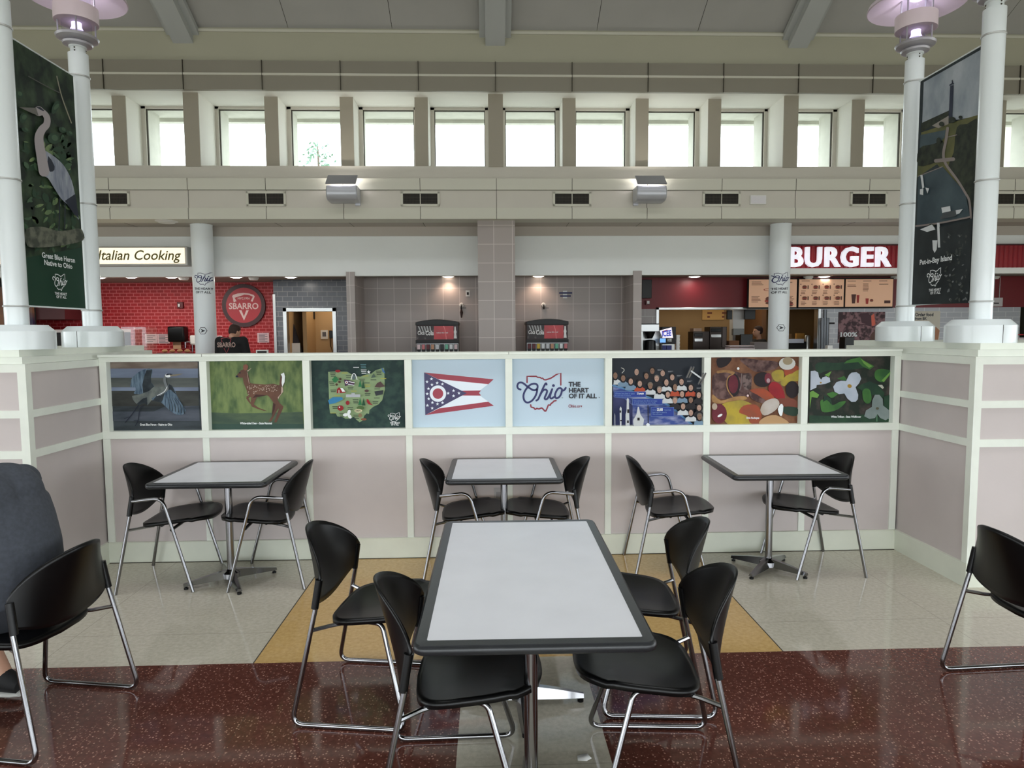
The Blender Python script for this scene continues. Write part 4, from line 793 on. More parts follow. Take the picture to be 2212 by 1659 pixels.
def banner(side):
    sx = -1 if side == 'left' else 1; X = 3.17*sx; nx = -sx
    t = thing('banner', 'green vertical banner with a standing heron between the left lamp posts' if sx < 0 else 'grey vertical banner of a harbour and a tall tower between the right lamp posts', 'banner', (X, 0, BZ0))
    mb = MB(); mb.box(-.002, .002, BY0, BY1, 0, BZ1-BZ0, G_DK if sx < 0 else mat('banner_water_dark', (34, 42, 46), .5, c2=(48, 58, 62), vs=3))
    org = Vector((X, 0, BZ0))
    if sx < 0: fn = lambda x, y: at_x(x/2.675, 60+y/2.675, X)-org
    else: fn = lambda x, y: at_x(1960+x/2.767, 80+y/2.767, X)-org
    a = Art(mb, fn, (nx, 0, 0)); a.l = 5
    fl = Art(mb, (lambda u, z: Vector((0, u if sx < 0 else -u, z))), (nx, 0, 0)); fl.l = 60   # flat coordinates: u to the right, z up
    if sx < 0:
        a.poly([(140, 1330), (468, 1270), (490, 1620), (160, 1608)], C_BGREEN)
        rnd = random.Random(3)
        ld = mat('banner_leaf_dark', (44, 70, 50), .6); lm = mat('banner_leaf_mid', (70, 96, 70), .6)
        for k in range(150):
            cy = rnd.uniform(640, 1300); x0_ = 75+cy*.045; cx = rnd.uniform(x0_+12, x0_+325); L_ = rnd.uniform(10, 34); W_ = L_*rnd.uniform(.3, .6); an = rnd.uniform(0, pi)
            if cx+L_ > x0_+345 or cx-L_ < x0_-4: continue
            a.l = 3+k//10; a.poly([(cx+(L_*cos(q_)*cos(an)-W_*sin(q_)*abs(sin(q_))**.5*sin(an)), cy+(L_*cos(q_)*sin(an)+W_*sin(q_)*abs(sin(q_))**.5*cos(an))) for q_ in [2*pi*t_/10 for t_ in range(10)]], (G_LEAF, ld, lm, ld)[k % 4])
        a.l = 24
        for cx, cy, rx, ry in ((100, 385, 32, 28), (125, 520, 28, 40), (310, 460, 22, 55), (300, 640, 45, 42), (135, 590, 30, 16), (350, 590, 30, 22), (390, 610, 25, 18)): a.ell(cx, cy, rx*.8, ry*.75, ld, .4, 10); a.ell(cx+6, cy-4, rx*.45, ry*.4, lm, .7, 9)
        br = mat('banner_twig', (150, 146, 126), .6); a.stroke([(315, 280), (345, 400), (400, 550)], 6, br, 4); a.stroke([(150, 280), (250, 335), (330, 375)], 5, mat('banner_twig2', (84, 84, 78), .6), 3)
        a.poly([(135, 1165), (230, 1150), (330, 1175), (440, 1160), (466, 1180), (464, 1230), (330, 1260), (200, 1270), (140, 1255)], mat('banner_log', (66, 72, 62), .7, c2=(110, 112, 98), vs=18, lo=.4, hi=.6), 3)
        a.stroke([(332, 970), (326, 1170)], 6, H_DK, 0); a.stroke([(362, 1000), (360, 1165)], 6, H_DK, 0)
        a.poly([(205, 700), (255, 715), (330, 770), (375, 830), (410, 920), (440, 1100), (425, 1085), (385, 1030), (340, 990), (300, 930), (262, 870), (230, 850), (212, 780)], H_GREY, 3)
        a.poly([(262, 740), (300, 800), (290, 830), (262, 820)], H_DK, 2); a.poly([(360, 1000), (420, 960), (440, 1100), (415, 1080)], H_DK)
        a.stroke([(238, 830), (222, 740), (208, 640), (225, 590), (252, 560), (255, 520), (235, 490), (215, 478)], (62, 26), H_NECK, 6)
        a.poly([(188, 460), (215, 455), (240, 480), (230, 502), (205, 510), (180, 492)], H_NECK, 3); a.poly([(92, 459), (190, 462), (205, 508), (170, 495)], mat('heron_beak', (120, 118, 112), .5)); a.poly([(190, 458), (215, 458), (238, 478), (232, 482), (205, 468)], H_DK)
        tx = (lambda y, s, q, sz, b: fl.text(q, at_x(119.5, y, X).y, at_x(119.5, y, X).z-BZ0, -sz, C_W, b, 'CENTER'))
        c = at_x(119.5, 560, X)
        def T(q, px, py, sz, b=.02):
            c = at_x(px, py, X); fl2 = Art(mb, lambda u, v: Vector((0, c.y+u, c.z-BZ0-v)), (nx, 0, 0)); fl2.l = 70; fl2.text(q, 0, 0, sz, C_W, b, 'CENTER')
        T('Great Blue Heron', 119, 562, .050); T('Native to Ohio', 118, 576.5, .050)
        c = at_x(118, 590, X); k = (at_x(118, 590, X).z-at_x(118, 628, X).z)/895
        fl3 = Art(mb, lambda u, v: Vector((0, c.y+u, c.z-BZ0-v)), (nx, 0, 0)); fl3.l = 70; logo(fl3, -600*k, -385*k, k, C_W, C_W, bold=1.1)
        T('THE HEART', 123, 637.5, .026); T('OF IT ALL', 124, 644.5, .026)
    else:
        sky = mat('banner_sky', (132, 144, 154), .5, c2=(182, 190, 196), vs=3, stretch=(1, 1.5, 1)); grass = mat('banner_grass', (84, 88, 54), .6, c2=(110, 108, 66), vs=6); tree = mat('banner_trees', (26, 34, 28), .6, c2=(56, 62, 48), vs=16)
        wat = mat('banner_water', (52, 66, 74), .5, c2=(78, 94, 100), vs=3); path = mat('banner_path', (142, 132, 128), .6)
        a.poly([(100, 270), (470, 60), (440, 470), (90, 530)], sky)
        a.poly([(85, 570), (270, 510), (445, 460), (420, 700), (390, 900), (300, 900), (180, 760), (60, 840)], grass)
        a.poly([(85, 515), (260, 435), (258, 470), (80, 570)], tree); a.poly([(82, 585), (232, 555), (225, 600), (170, 660), (75, 680)], wat); a.poly([(150, 530), (250, 470), (250, 520), (190, 545)], mat('banner_sand', (150, 144, 136), .6))
        a.poly([(300, 540), (360, 520), (435, 500), (425, 760), (410, 1000), (380, 1000), (350, 930), (290, 830), (250, 770), (280, 690)], tree, 3)
        a.poly([(75, 665), (160, 640), (215, 620), (225, 700), (180, 745), (70, 770)], tree, 3)
        a.poly([(70, 830), (215, 775), (350, 930), (380, 1080), (60, 1140)], wat)
        a.stroke([(245, 545), (235, 620), (220, 700), (235, 760), (300, 850), (350, 930), (375, 980), (385, 1080)], (18, 12), path, 5); a.stroke([(175, 740), (280, 730)], 22, path, 0); a.stroke([(70, 832), (215, 775)], 5, path, 0); a.stroke([(240, 600), (300, 585)], 5, path, 0)
        a.poly([(262, 290), (282, 288), (272, 505), (252, 505)], mat('banner_tower', (46, 52, 70), .6)); a.poly([(256, 292), (290, 278), (280, 275), (277, 255), (272, 258), (272, 275), (258, 285)], mat('banner_tower', ())); a.ell(275, 495, 22, 18, tree)
        a.ell(325, 480, 12, 10, tree); a.ell(212, 520, 16, 14, tree); a.ell(195, 620, 14, 20, tree)
        a.stroke([(60, 1130), (200, 1112), (385, 1075)], 10, path, 3); bw = mat('boat_white', (206, 210, 212), .4)
        for P in ([(245, 1045), (340, 1028), (320, 1055), (255, 1075)], [(212, 1020), (265, 1010), (268, 1040), (218, 1052)], [(88, 1150), (160, 1120), (180, 1150), (130, 1165)], [(162, 1215), (192, 1215), (188, 1270), (176, 1290), (165, 1270)], [(85, 910), (105, 905), (104, 945), (84, 940)], [(118, 900), (140, 905), (130, 935)], [(190, 1110), (204, 1110), (210, 1258), (196, 1258)], [(210, 1150), (228, 1152), (224, 1200), (212, 1198)], [(88, 825), (102, 825), (112, 900), (100, 905)]): a.poly(P, bw)
        a.ell(155, 1130, 18, 14, tree); a.poly([(225, 1050), (300, 1035), (305, 1070), (205, 1090)], mat('boat_shadow', (60, 66, 70), .5))
        a.poly([(55, 1160), (400, 1100), (380, 1590), (38, 1600)], mat('banner_water_low', (36, 42, 44), .5, c2=(50, 56, 58), vs=5)); rnd = random.Random(5)
        for P in ([(88, 1150), (160, 1120), (180, 1150), (130, 1165)], [(162, 1215), (192, 1215), (188, 1270), (176, 1290), (165, 1270)], [(190, 1110), (204, 1110), (210, 1258), (196, 1258)]): a.poly(P, bw)
        for k in range(60):
            x_, y_ = rnd.uniform(250, 375), rnd.uniform(1180, 1580)
            a.ell(x_, y_, rnd.uniform(4, 14), rnd.uniform(3, 8), mat('banner_weed', (70, 74, 70), .6) if k % 3 else mat('banner_weed2', (112, 116, 116), .6), rnd.uniform(0, 3), 7)
        def T(q, px, py, sz, b=.02):
            c = at_x(px, py, X); fl2 = Art(mb, lambda u, v: Vector((0, c.y-u, c.z-BZ0-v)), (nx, 0, 0)); fl2.l = 110; fl2.text(q, 0, 0, sz, C_W, b, 'CENTER')
        T('Put-in-Bay Island', 2033, 567, .054)
        c = at_x(2031, 580, X); k = (at_x(2031, 580, X).z-at_x(2031, 619, X).z)/895
        fl3 = Art(mb, lambda u, v: Vector((0, c.y-u, c.z-BZ0-v)), (nx, 0, 0)); fl3.l = 110; logo(fl3, -600*k, -385*k, k, C_W, C_W, bold=1.1)
        T('THE HEART', 2032, 628.5, .026); T('OF IT ALL', 2033, 635, .026)
    mb.build('printed_cloth', t, flat=True)
    for z in (.0, BZ1-BZ0): mb = MB(); mb.tube([(0, BY0-.012, z), (0, BY1+.012, z)], .006, M_POLE, 8); mb.build('banner_rod', t)
banner('left'); banner('right')

# ------------------------------------------------------------------ pictures in the half wall
def poster(k, lab, base, cat='picture'):
    """k: bay number 0..7 from the left; returns (mesh builder, Art in crop coordinates)"""
    x0 = (-4+k)*S+HW if k > 0 else XL+.05; x1 = (-3+k)*S-HW if k < 7 else XR-.05
    mb = MB(); mb.box(x0, x1, .058, .084, ZL1, ZO1, base); mb.lab = lab; return mb
def done(mb): tag(mb.build('wall_picture', flat=True), mb.lab, 'picture', 'pictures set in the half wall')
def cmap(ox, oy, s): return lambda x, y: at_y(ox+x/s, oy+y/s, .058)
# 1 flying heron
mb = poster(0, 'picture of a grey heron taking off over dark water, leftmost in the half wall', mat('pic_water', (44, 52, 56), .3, c2=(74, 82, 88), vs=7, stretch=(.5, 1, 2.5)))
a = Art(mb, cmap(230, 770, 9.757), (0, -1, 0)); wl = mat('pic_pale_water', (142, 156, 180), .3, c2=(120, 130, 152), vs=5, stretch=(.4, 1, 3)); wm = mat('pic_grey_bank', (84, 90, 88), .4, c2=(108, 112, 108), vs=8, stretch=(.4, 1, 2))
a.rect(70, 115, 1925, 260, mat('pic_top_bank', (124, 108, 98), .4, c2=(158, 144, 132), vs=9, stretch=(.5, 1, 2))); a.rect(75, 255, 1930, 450, wl); a.rect(78, 450, 1935, 655, wm); a.rect(90, 650, 1940, 725, wl); a.rect(95, 725, 1950, 1050, mat('pic_dark_bank', (48, 50, 48), .4, c2=(78, 80, 76), vs=7, stretch=(.5, 1, 2)))
a.poly([(120, 1160), (1000, 1160), (1240, 1050), (1960, 1040), (1970, 1360), (130, 1360)], mat('pic_mid_water', (66, 74, 84), .3, c2=(96, 102, 114), vs=7, stretch=(.5, 1, 2.5)))
wg = mat('heron_wing', (62, 84, 104), .5, c2=(120, 142, 160), vs=22, stretch=(3, 1, .6)); wd = mat('heron_wing_dark', (34, 42, 48), .5, c2=(58, 68, 74), vs=18)
a.poly([(500, 640), (520, 560), (530, 480), (560, 430), (680, 330), (770, 285), (900, 250), (970, 275), (975, 350), (940, 440), (940, 540), (1040, 660), (960, 760), (760, 800), (600, 790), (580, 770), (620, 700), (620, 655)], wg)
a.poly([(850, 290), (970, 285), (940, 440), (945, 550), (1035, 660), (900, 760), (780, 780), (760, 600), (800, 420)], wd)
a.poly([(540, 830), (700, 800), (900, 730), (1000, 640), (1150, 640), (1240, 620), (1300, 700), (1200, 780), (1050, 860), (950, 930), (870, 1030), (800, 960), (650, 1005), (600, 960), (560, 900)], mat('heron_body', (92, 100, 100), .5, c2=(128, 134, 128), vs=18))
a.poly([(640, 1000), (780, 880), (860, 860), (870, 1030), (800, 980), (700, 1030)], wd)
a.poly([(1060, 830), (1240, 720), (1330, 580), (1390, 620), (1450, 720), (1490, 820), (1680, 1130), (1640, 1210), (1575, 1230), (1500, 1225), (1430, 1200), (1330, 1130), (1270, 1070), (1150, 960), (980, 930), (960, 880)], wg)
a.poly([(1060, 830), (1240, 740), (1200, 900), (1160, 970), (980, 930)], wd); a.poly([(1330, 580), (1390, 620), (1450, 740), (1470, 800), (1360, 700), (1290, 700)], wd)
for k in range(6): a.stroke([(1300+k*42, 850+k*5), (1330+k*60, 1000+k*8), (1345+k*62, 1130+k*14)], (6, 16), wd, 3)
a.stroke([(1140, 800), (1290, 690), (1265, 600), (1240, 520), (1245, 440), (1290, 400)], (50, 56), mat('heron_neck2', (126, 132, 134), .5), 6); a.stroke([(1090, 820), (1230, 740), (1290, 640)], 12, C_W, 4)
a.ell(1310, 400, 60, 40, C_W); a.poly([(1350, 385), (1640, 358), (1480, 410), (1360, 420)], mat('heron_beak2', (150, 140, 120), .5)); a.poly([(1260, 385), (1300, 360), (1370, 362), (1410, 385), (1340, 385), (1280, 395)], H_DK)
a.stroke([(690, 1020), (560, 1210), (500, 1280), (415, 1390)], 16, H_DK, 3); a.stroke([(510, 1265), (395, 1305)], 12, H_DK, 0); a.stroke([(800, 1030), (720, 1100), (690, 1330), (630, 1450)], 16, H_DK, 3); a.stroke([(690, 1340), (600, 1345)], 12, H_DK, 0)
a.text('Great Blue Heron - Native to Ohio', 725, 1450, 62, C_W, .03, 'LEFT', 0, .76); done(mb)
# 2 fawn
mb = poster(1, 'picture of a spotted fawn leaping on green grass', mat('pic_grass', (84, 108, 70), .4, c2=(136, 154, 96), vs=10, stretch=(2, 1, .8)))
a = Art(mb, cmap(450, 770, 9.757), (0, -1, 0)); a.poly([(60, 1180), (700, 1200), (1990, 1170), (2010, 1560), (80, 1560)], mat('pic_grass_dark', (70, 90, 76), .4, c2=(92, 110, 84), vs=9, stretch=(.7, 1, 2))); a.rect(75, 1420, 2010, 1560, mat('pic_grass_low', (62, 88, 78), .4))
br = mat('fawn_brown', (104, 72, 60), .5, c2=(126, 88, 70), vs=9); bd = mat('fawn_dark', (78, 50, 44), .5); sp_ = mat('fawn_spot', (206, 182, 164), .5)
for P_ in ([(820, 640), (870, 560), (960, 575), (1200, 590), (1380, 575), (1520, 615), (1560, 700), (1540, 800), (1480, 880), (1300, 860), (1240, 815), (1080, 850), (940, 870), (860, 850), (815, 760)], [(580, 415), (600, 438), (730, 450), (745, 560), (790, 660), (830, 760), (940, 640), (880, 540), (850, 400), (810, 300), (740, 275), (690, 290), (640, 350)],
           [(1290, 850), (1400, 930), (1440, 1000), (1480, 1090), (1420, 1190), (1330, 1370), (1270, 1370), (1340, 1260), (1400, 1110), (1390, 990)], [(1400, 820), (1540, 780), (1460, 900), (1500, 980), (1585, 1055), (1560, 1130), (1500, 1250), (1440, 1390), (1390, 1385), (1430, 1270), (1490, 1110), (1380, 950), (1290, 860)],
           [(910, 840), (1030, 850), (970, 980), (960, 1010), (1070, 1085), (1250, 1150), (1160, 1140), (1030, 1100), (920, 1055), (895, 1000)], [(810, 830), (900, 840), (850, 880), (915, 1010), (880, 990), (805, 890)]): a.poly(P_, br)
a.poly([(1370, 970), (1420, 1010), (1400, 1120), (1340, 1250)], bd); a.poly([(940, 870), (1080, 850), (1240, 815), (1000, 800)], bd)
a.poly([(740, 270), (740, 190), (800, 160), (850, 200), (830, 280), (780, 300)], mat('fawn_ear', (150, 98, 80), .5)); a.poly([(820, 300), (920, 240), (840, 320)], sp_); a.ell(610, 420, 28, 20, H_DK); a.ell(672, 345, 18, 12, H_DK)
a.poly([(1500, 620), (1530, 380), (1560, 350), (1600, 340), (1620, 420), (1610, 560), (1570, 640)], br); a.poly([(1535, 370), (1600, 338), (1622, 420), (1612, 540), (1565, 640), (1550, 560), (1560, 430)], C_W); a.poly([(1545, 640), (1580, 650), (1585, 740), (1500, 850), (1480, 900), (1470, 860), (1540, 780)], sp_)
rnd = random.Random(11)
for k in range(85):
    x_ = rnd.uniform(830, 1470); y_ = rnd.uniform(600, 800 if x_ < 1000 else 740)
    a.l -= 0; a.ell(x_, y_, rnd.uniform(6, 15), rnd.uniform(5, 9), sp_, rnd.uniform(-.4, .4), 6); a.l -= 1
a.l += 1; a.stroke([(830, 340), (850, 480), (870, 570)], 8, sp_, 3)
a.text('White-tailed Deer - State Mammal', 680, 1425, 62, C_W, .03, 'LEFT', 0, .77); done(mb)
# 3 state map
mb = poster(2, 'dark green picture with an illustrated pale green state map', mat('pic_dark_green', (38, 62, 60), .4, c2=(62, 90, 78), vs=14, lo=.45, hi=.75))
a = Art(mb, cmap(670, 770, 9.757), (0, -1, 0)); mg = mat('map_green', (156, 180, 134), .5)
a.poly([(378, 325), (560, 315), (780, 320), (880, 380), (960, 420), (1060, 425), (1180, 380), (1290, 360), (1380, 290), (1560, 235), (1575, 700), (1545, 820), (1520, 920), (1440, 1010), (1330, 1060), (1250, 1130), (1240, 1210), (1190, 1200), (1140, 1250), (1100, 1360), (1040, 1385), (960, 1320), (920, 1270), (850, 1310), (740, 1310), (690, 1280), (570, 1260), (540, 1200), (420, 1195), (405, 1080)], mg)
mtxt = mat('map_text', (66, 76, 64), .5); yel = mat('map_yellow', (196, 192, 84), .5); mred = mat('map_red', (160, 34, 44), .4); mgr = mat('map_tree', (52, 128, 78), .5); mgr2 = mat('map_tree_dark', (36, 86, 58), .5)
for x_, y_, n, m_ in ((480, 340, 3, mtxt), (460, 530, 3, mtxt), (490, 700, 2, mtxt), (530, 1050, 2, mtxt), (850, 1070, 2, mtxt), (960, 900, 3, mtxt), (680, 1190, 3, mtxt), (1380, 940, 2, mtxt), (1410, 865, 1, mtxt), (1450, 300, 3, mtxt), (1100, 470, 2, mtxt), (1340, 485, 1, mtxt), (1200, 548, 1, mtxt), (1420, 675, 1, mtxt), (820, 395, 2, mtxt), (860, 640, 2, mtxt), (980, 1225, 3, mtxt), (1220, 770, 2, mtxt), (930, 720, 1, yel), (1220, 590, 2, yel), (585, 815, 1, yel), (500, 1180, 1, yel), (1550, 455, 1, yel), (1180, 400, 1, yel), (740, 338, 1, yel), (1130, 160, 3, mat('map_text_blue', (110, 160, 170), .5)), (980, 220, 1, C_W), (1140, 275, 3, C_W)):
    for j in range(n): a.rect(x_-60+8*j, y_+j*34, x_+60-10*(j % 2), y_+j*34+14, m_)
for cx, cy in ((1065, 560), (1130, 590), (1065, 940), (1140, 950)): a.poly([(cx, cy-80), (cx+38, cy+75), (cx-38, cy+75)], mgr if cx < 1100 else mgr2)
a.poly([(575, 770), (580, 690), (625, 640), (670, 690), (760, 735), (760, 755), (640, 768)], mred); a.poly([(650, 660), (700, 660), (755, 735), (690, 738)], C_W); a.rect(610, 700, 635, 765, sp_)
a.ell(655, 1080, 62, 56, mred); a.ell(635, 1062, 14, 14, C_W); a.ell(805, 970, 40, 46, mred); a.ell(600, 305, 55, 30, mred); a.poly([(1205, 890), (1240, 900), (1290, 980), (1335, 1020), (1240, 1000), (1205, 950)], mred)
a.poly([(730, 480), (820, 490), (960, 540), (930, 610), (820, 600), (750, 620)], mat('map_flag', (84, 56, 84), .5)); a.ell(785, 540, 30, 30, C_W); a.ell(785, 540, 15, 15, mred); a.stroke([(830, 520), (900, 540), (950, 545)], 14, C_W, 3); a.stroke([(820, 580), (890, 590), (940, 600)], 14, C_W, 3)
a.stroke([(880, 480), (905, 390), (940, 355), (975, 390), (1005, 480)], 16, C_W, 4); a.ell(940, 440, 34, 50, mat('map_grey', (104, 120, 124), .5)); a.poly(star(1250, 325, 45), C_W)
for (cx, cy, r) in ((550, 450, 40), (545, 510, 42), (510, 480, 30), (590, 480, 30)): a.ell(cx, cy, r, r*.8, mgr)
for cx, cy in ((655, 470), (640, 530), (580, 585)): a.ell(cx, cy, 28, 24, mat('map_nut', (84, 60, 44), .5))
a.rect(775, 790, 1075, 850, mat('map_building', (196, 200, 206), .5)); a.rect(890, 765, 960, 800, mat('map_building', ())); a.poly([(400, 920), (500, 850), (690, 850), (720, 890), (560, 970), (430, 1000)], mat('map_blue', (62, 140, 190), .5))
a.poly([(1370, 730), (1560, 700), (1545, 790), (1500, 800), (1400, 820)], mat('map_cow', (54, 60, 64), .5)); a.poly([(1370, 640), (1430, 550), (1500, 520), (1560, 590), (1600, 620), (1480, 650)], mat('map_bridge', (92, 70, 68), .5)); a.poly([(1320, 400), (1360, 350), (1400, 430), (1300, 450)], mat('map_tent', (84, 104, 92), .5)); a.poly([(1520, 230), (1560, 260), (1600, 355), (1540, 320)], mat('map_jay', (72, 116, 170), .5)); a.ell(1210, 715, 45, 28, mat('map_bridge', ()))
for an in (0, 2.1, 4.2): a.ell(820+55*cos(an-1.2), 1210+50*sin(an-1.2), 52, 34, C_W, an-1.2)
a.ell(1080, 1070, 80, 40, mat('map_hill', (88, 116, 66), .5)); a.ell(1035, 1130, 80, 40, mat('map_cream', (232, 224, 180), .5)); a.text("OHIO'S", 975, 1150, 55, mtxt, .03, 'LEFT', 0, .6); a.ell(1075, 1230, 40, 45, mat('map_deer', (150, 128, 96), .5)); a.ell(1150, 1310, 60, 24, mat('map_fox', (150, 96, 72), .5))
logo(a, 1640, 1075, .235, C_W, C_W, bold=1.1); a.text('THE HEART', 1805, 1400, 50, C_W, .03, 'CENTER', 0, .8); a.text('OF IT ALL', 1805, 1435, 45, C_W, .03, 'CENTER', 0, .8); done(mb)
# 4 flag
mb = poster(3, 'pale picture with the red, white and blue swallowtail state flag', C_PAPER); a = Art(mb, cmap(860, 560, 3.949), (0, -1, 0)); fr = mat('flag_red', (156, 46, 66), .45); fb = mat('flag_blue', (54, 48, 92), .45); fw = mat('flag_white', (232, 240, 248), .45)
a.poly([(222, 966), (815, 1024), (770, 1064), (700, 1118), (708, 1118), (690, 1140), (708, 1163), (700, 1165), (770, 1215), (817, 1250), (232, 1329)], fw)
a.poly([(222, 966), (815, 1024), (770, 1066), (340, 1022)], fr); a.poly([(232, 1329), (817, 1250), (768, 1215), (350, 1272)], fr); a.poly([(530, 1122), (708, 1119), (690, 1140), (708, 1163), (530, 1162)], fr); a.poly([(480, 1085), (768, 1068), (815, 1030), (860, 1110), (720, 1117), (700, 1118)], C_PAPER) if 0 else None
a.poly([(222, 966), (585, 1142), (232, 1329)], fb); a.ell(340, 1146, 70, 70, fw, 0, 40); a.ell(340, 1146, 45, 45, mat('flag_red', ()), 0, 36)
for cx, cy in ((285, 1021), (247, 1045), (289, 1070), (333, 1055), (378, 1065), (259, 1103), (248, 1148), (261, 1190), (293, 1222), (250, 1247), (291, 1270), (336, 1234), (379, 1224), (427, 1143), (473, 1121), (473, 1166), (519, 1142)): a.poly(star(cx, cy, 15), fw); a.l -= 1
done(mb)
# 5 slogan
mb = poster(4, 'pale picture with a blue script state name inside a red outline', C_PAPER); a = Art(mb, cmap(1110, 770, 10.705), (0, -1, 0)); logo(a, 0, 0, 1, C_NAVY, C_DKRED, 44)
for s_, y_ in (('THE', 690), ('HEART', 828), ('OF IT ALL', 962)): a.text(s_, 1265, y_, 146, C_INK, .042, 'LEFT', 0, 1.02)
a.text('Ohio.org', 1258, 1178, 98, C_DKRED, .02, 'LEFT', 0, .88); a.text('TM', 1950, 955, 26, C_INK, .02); a.text('TM', 1100, 962, 26, C_INK, .02); done(mb)
# 6 space crew
mb = poster(5, 'dark picture crowded with astronaut portraits and small rockets', mat('pic_space', (40, 46, 56), .35)); a = Art(mb, cmap(1320, 765, 10.367), (0, -1, 0))
a.poly([(45, 690), (300, 770), (560, 860), (900, 980), (1300, 1150), (1600, 1400), (1830, 1585), (45, 1600)], mat('pic_earth', (70, 90, 160), .35, c2=(190, 194, 226), vs=7, lo=.4, hi=.62, stretch=(1, 1, 2.5)))
a.poly([(45, 960), (300, 1000), (480, 1150), (480, 1600), (45, 1600)], mat('pic_earth_dark', (42, 52, 92), .35, c2=(66, 70, 116), vs=6)); a.stroke([(45, 700), (400, 810), (900, 990), (1300, 1150), (1600, 1400), (1830, 1590)], 40, mat('pic_blue_glow', (110, 160, 210), .35), 4)
skin = mat('portrait_skin', (196, 160, 142), .5); skin2 = mat('portrait_skin2', (150, 116, 96), .5); hr = mat('portrait_hair', (38, 30, 30), .5); hr2 = mat('portrait_hair_grey', (120, 112, 104), .5); suits = [mat('suit_white', (222, 226, 228), .5), mat('suit_orange', (196, 84, 56), .5), mat('suit_blue', (130, 158, 182), .5), mat('suit_black', (40, 36, 40), .5)]
PP = [(570, 400, 0, 3), (920, 370, 1, 3), (1150, 420, 1, 3), (90, 480, 0, 0), (265, 530, 1, 2), (1360, 510, 1, 3), (780, 480, 1, 3), (1010, 540, 2, 3), (430, 600, 1, 2), (1560, 610, 1, 0), (630, 650, 3, 1), (1220, 630, 0, 0), (860, 700, 2, 0), (1410, 735, 0, 1), (1760, 740, 3, 1), (1060, 790, 2, 0), (1245, 890, 1, 0), (1560, 880, 1, 2), (1930, 900, 3, 3), (1400, 1020, 2, 3), (1750, 1010, 1, 3), (1575, 1150, 1, 0), (1930, 1180, 3, 3), (1745, 1290, 1, 0), (1935, 1380, 2, 2)]
for cx, cy, h_, s_ in PP:
    sh = suits[s_]; x1 = min(cx+125, 2025); x0 = max(cx-125, 48)
    a.poly([(x0, cy+200), (x0+10, cy+120), (cx-40, cy+75), (min(cx+40, x1), cy+75), (x1-10, cy+120), (x1, cy+200)], sh); a.ell(cx, cy+85, 48, 22, suits[3])
    if h_ == 3: a.ell(cx, cy+5, 78, 95, hr)
    elif h_ == 2: a.ell(cx, cy-25, 60, 58, hr2)
    elif h_ == 1: a.ell(cx, cy-28, 62, 60, hr)
    sk = skin2 if (cx+cy) % 3 == 0 else skin
    a.ell(cx, cy+(8 if h_ else 0), 48, 66 if h_ else 72, sk); a.ell(cx-18, cy, 7, 5, hr, 0, 7); a.l -= 1; a.ell(cx+18, cy, 7, 5, hr, 0, 7); a.l -= 1; a.rect(cx-18, cy+38, cx+18, cy+44, mat('portrait_lip', (150, 90, 86), .5))
bl = mat('caption_blue', (48, 70, 160), .4); blp = mat('caption_edge', (130, 160, 210), .4)
for x0, y0, x1, y1 in ((48, 830, 740, 945), (450, 990, 1105, 1110), (860, 1175, 1360, 1370)):
    a.rect(x0-6, y0-6, x1+6, y1+6, blp); a.rect(x0, y0, x1, y1, bl)
a.text('Ohioans have been to space', 65, 885, 52, blp, .01, 'LEFT', 0, .72); a.text('23 people', 545, 885, 58, C_W, .03, 'LEFT', 0, .65); a.text('for more than 70 missions', 60, 925, 44, blp, .01, 'LEFT', 0, .75)
a.text('Ohio astronauts have flown on 6 types', 470, 1045, 46, blp, .01, 'LEFT', 0, .72); a.text('of vessels including the space shuttle', 470, 1090, 46, blp, .01, 'LEFT', 0, .72)
a.text('Over', 885, 1245, 46, blp, .01); a.text('23,000', 985, 1248, 78, C_W, .04, 'LEFT', 0, .62); a.text('hours have', 1150, 1245, 46, blp, .01, 'LEFT', 0, .72); a.text('been logged in space by', 885, 1295, 46, blp, .01, 'LEFT', 0, .72); a.text('Ohio astronauts', 885, 1340, 46, blp, .01, 'LEFT', 0, .72)
for P in ([(165, 1590), (160, 1200), (182, 1150), (204, 1200), (198, 1590)], [(290, 1590), (290, 1330), (312, 1250), (318, 990), (340, 960), (362, 990), (368, 1250), (380, 1590)], [(470, 1590), (460, 1450), (530, 1330), (560, 1160), (585, 1160), (620, 1330), (700, 1440), (675, 1590)], [(48, 1300), (60, 1350), (62, 1590), (48, 1590)]): a.poly(P, suits[0])
a.ell(785, 1560, 40, 38, C_W); a.stroke([(785, 1130), (790, 1520)], 20, suits[3], 0)
for x_, y_, w_, h_ in ((160, 1240, 30, 50), (170, 1450, 35, 30), (325, 1215, 45, 80), (320, 1460, 40, 60), (550, 1400, 50, 60)): a.rect(x_, y_, x_+w_, y_+h_, suits[3])
for (x_, y_, L_) in ((1690, 420, 190), (1950, 560, 170)):
    for d in (0, 55): a.stroke([(x_-50+d, y_+90), (x_+50+d, y_-140)], 36, mat('solar_panel', (96, 96, 100), .4), 0); a.stroke([(x_-40+d, y_+80), (x_+55+d, y_-130)], 6, mat('solar_panel_gold', (170, 160, 130), .4), 0)
a.stroke([(1740, 370), (1950, 520)], 34, suits[0], 0); a.stroke([(190, 295), (240, 320), (252, 355), (205, 410)], 14, mat('moon_grey', (180, 178, 170), .5), 5)
for x_, y_ in ((990, 330), (1220, 365), (1415, 455), (1640, 580), (1850, 735)): a.rect(x_, y_, x_+115, y_+8, mat('tiny_text', (130, 132, 136), .5)); a.rect(x_, y_+18, x_+80, y_+26, mat('tiny_text', ()))
done(mb)
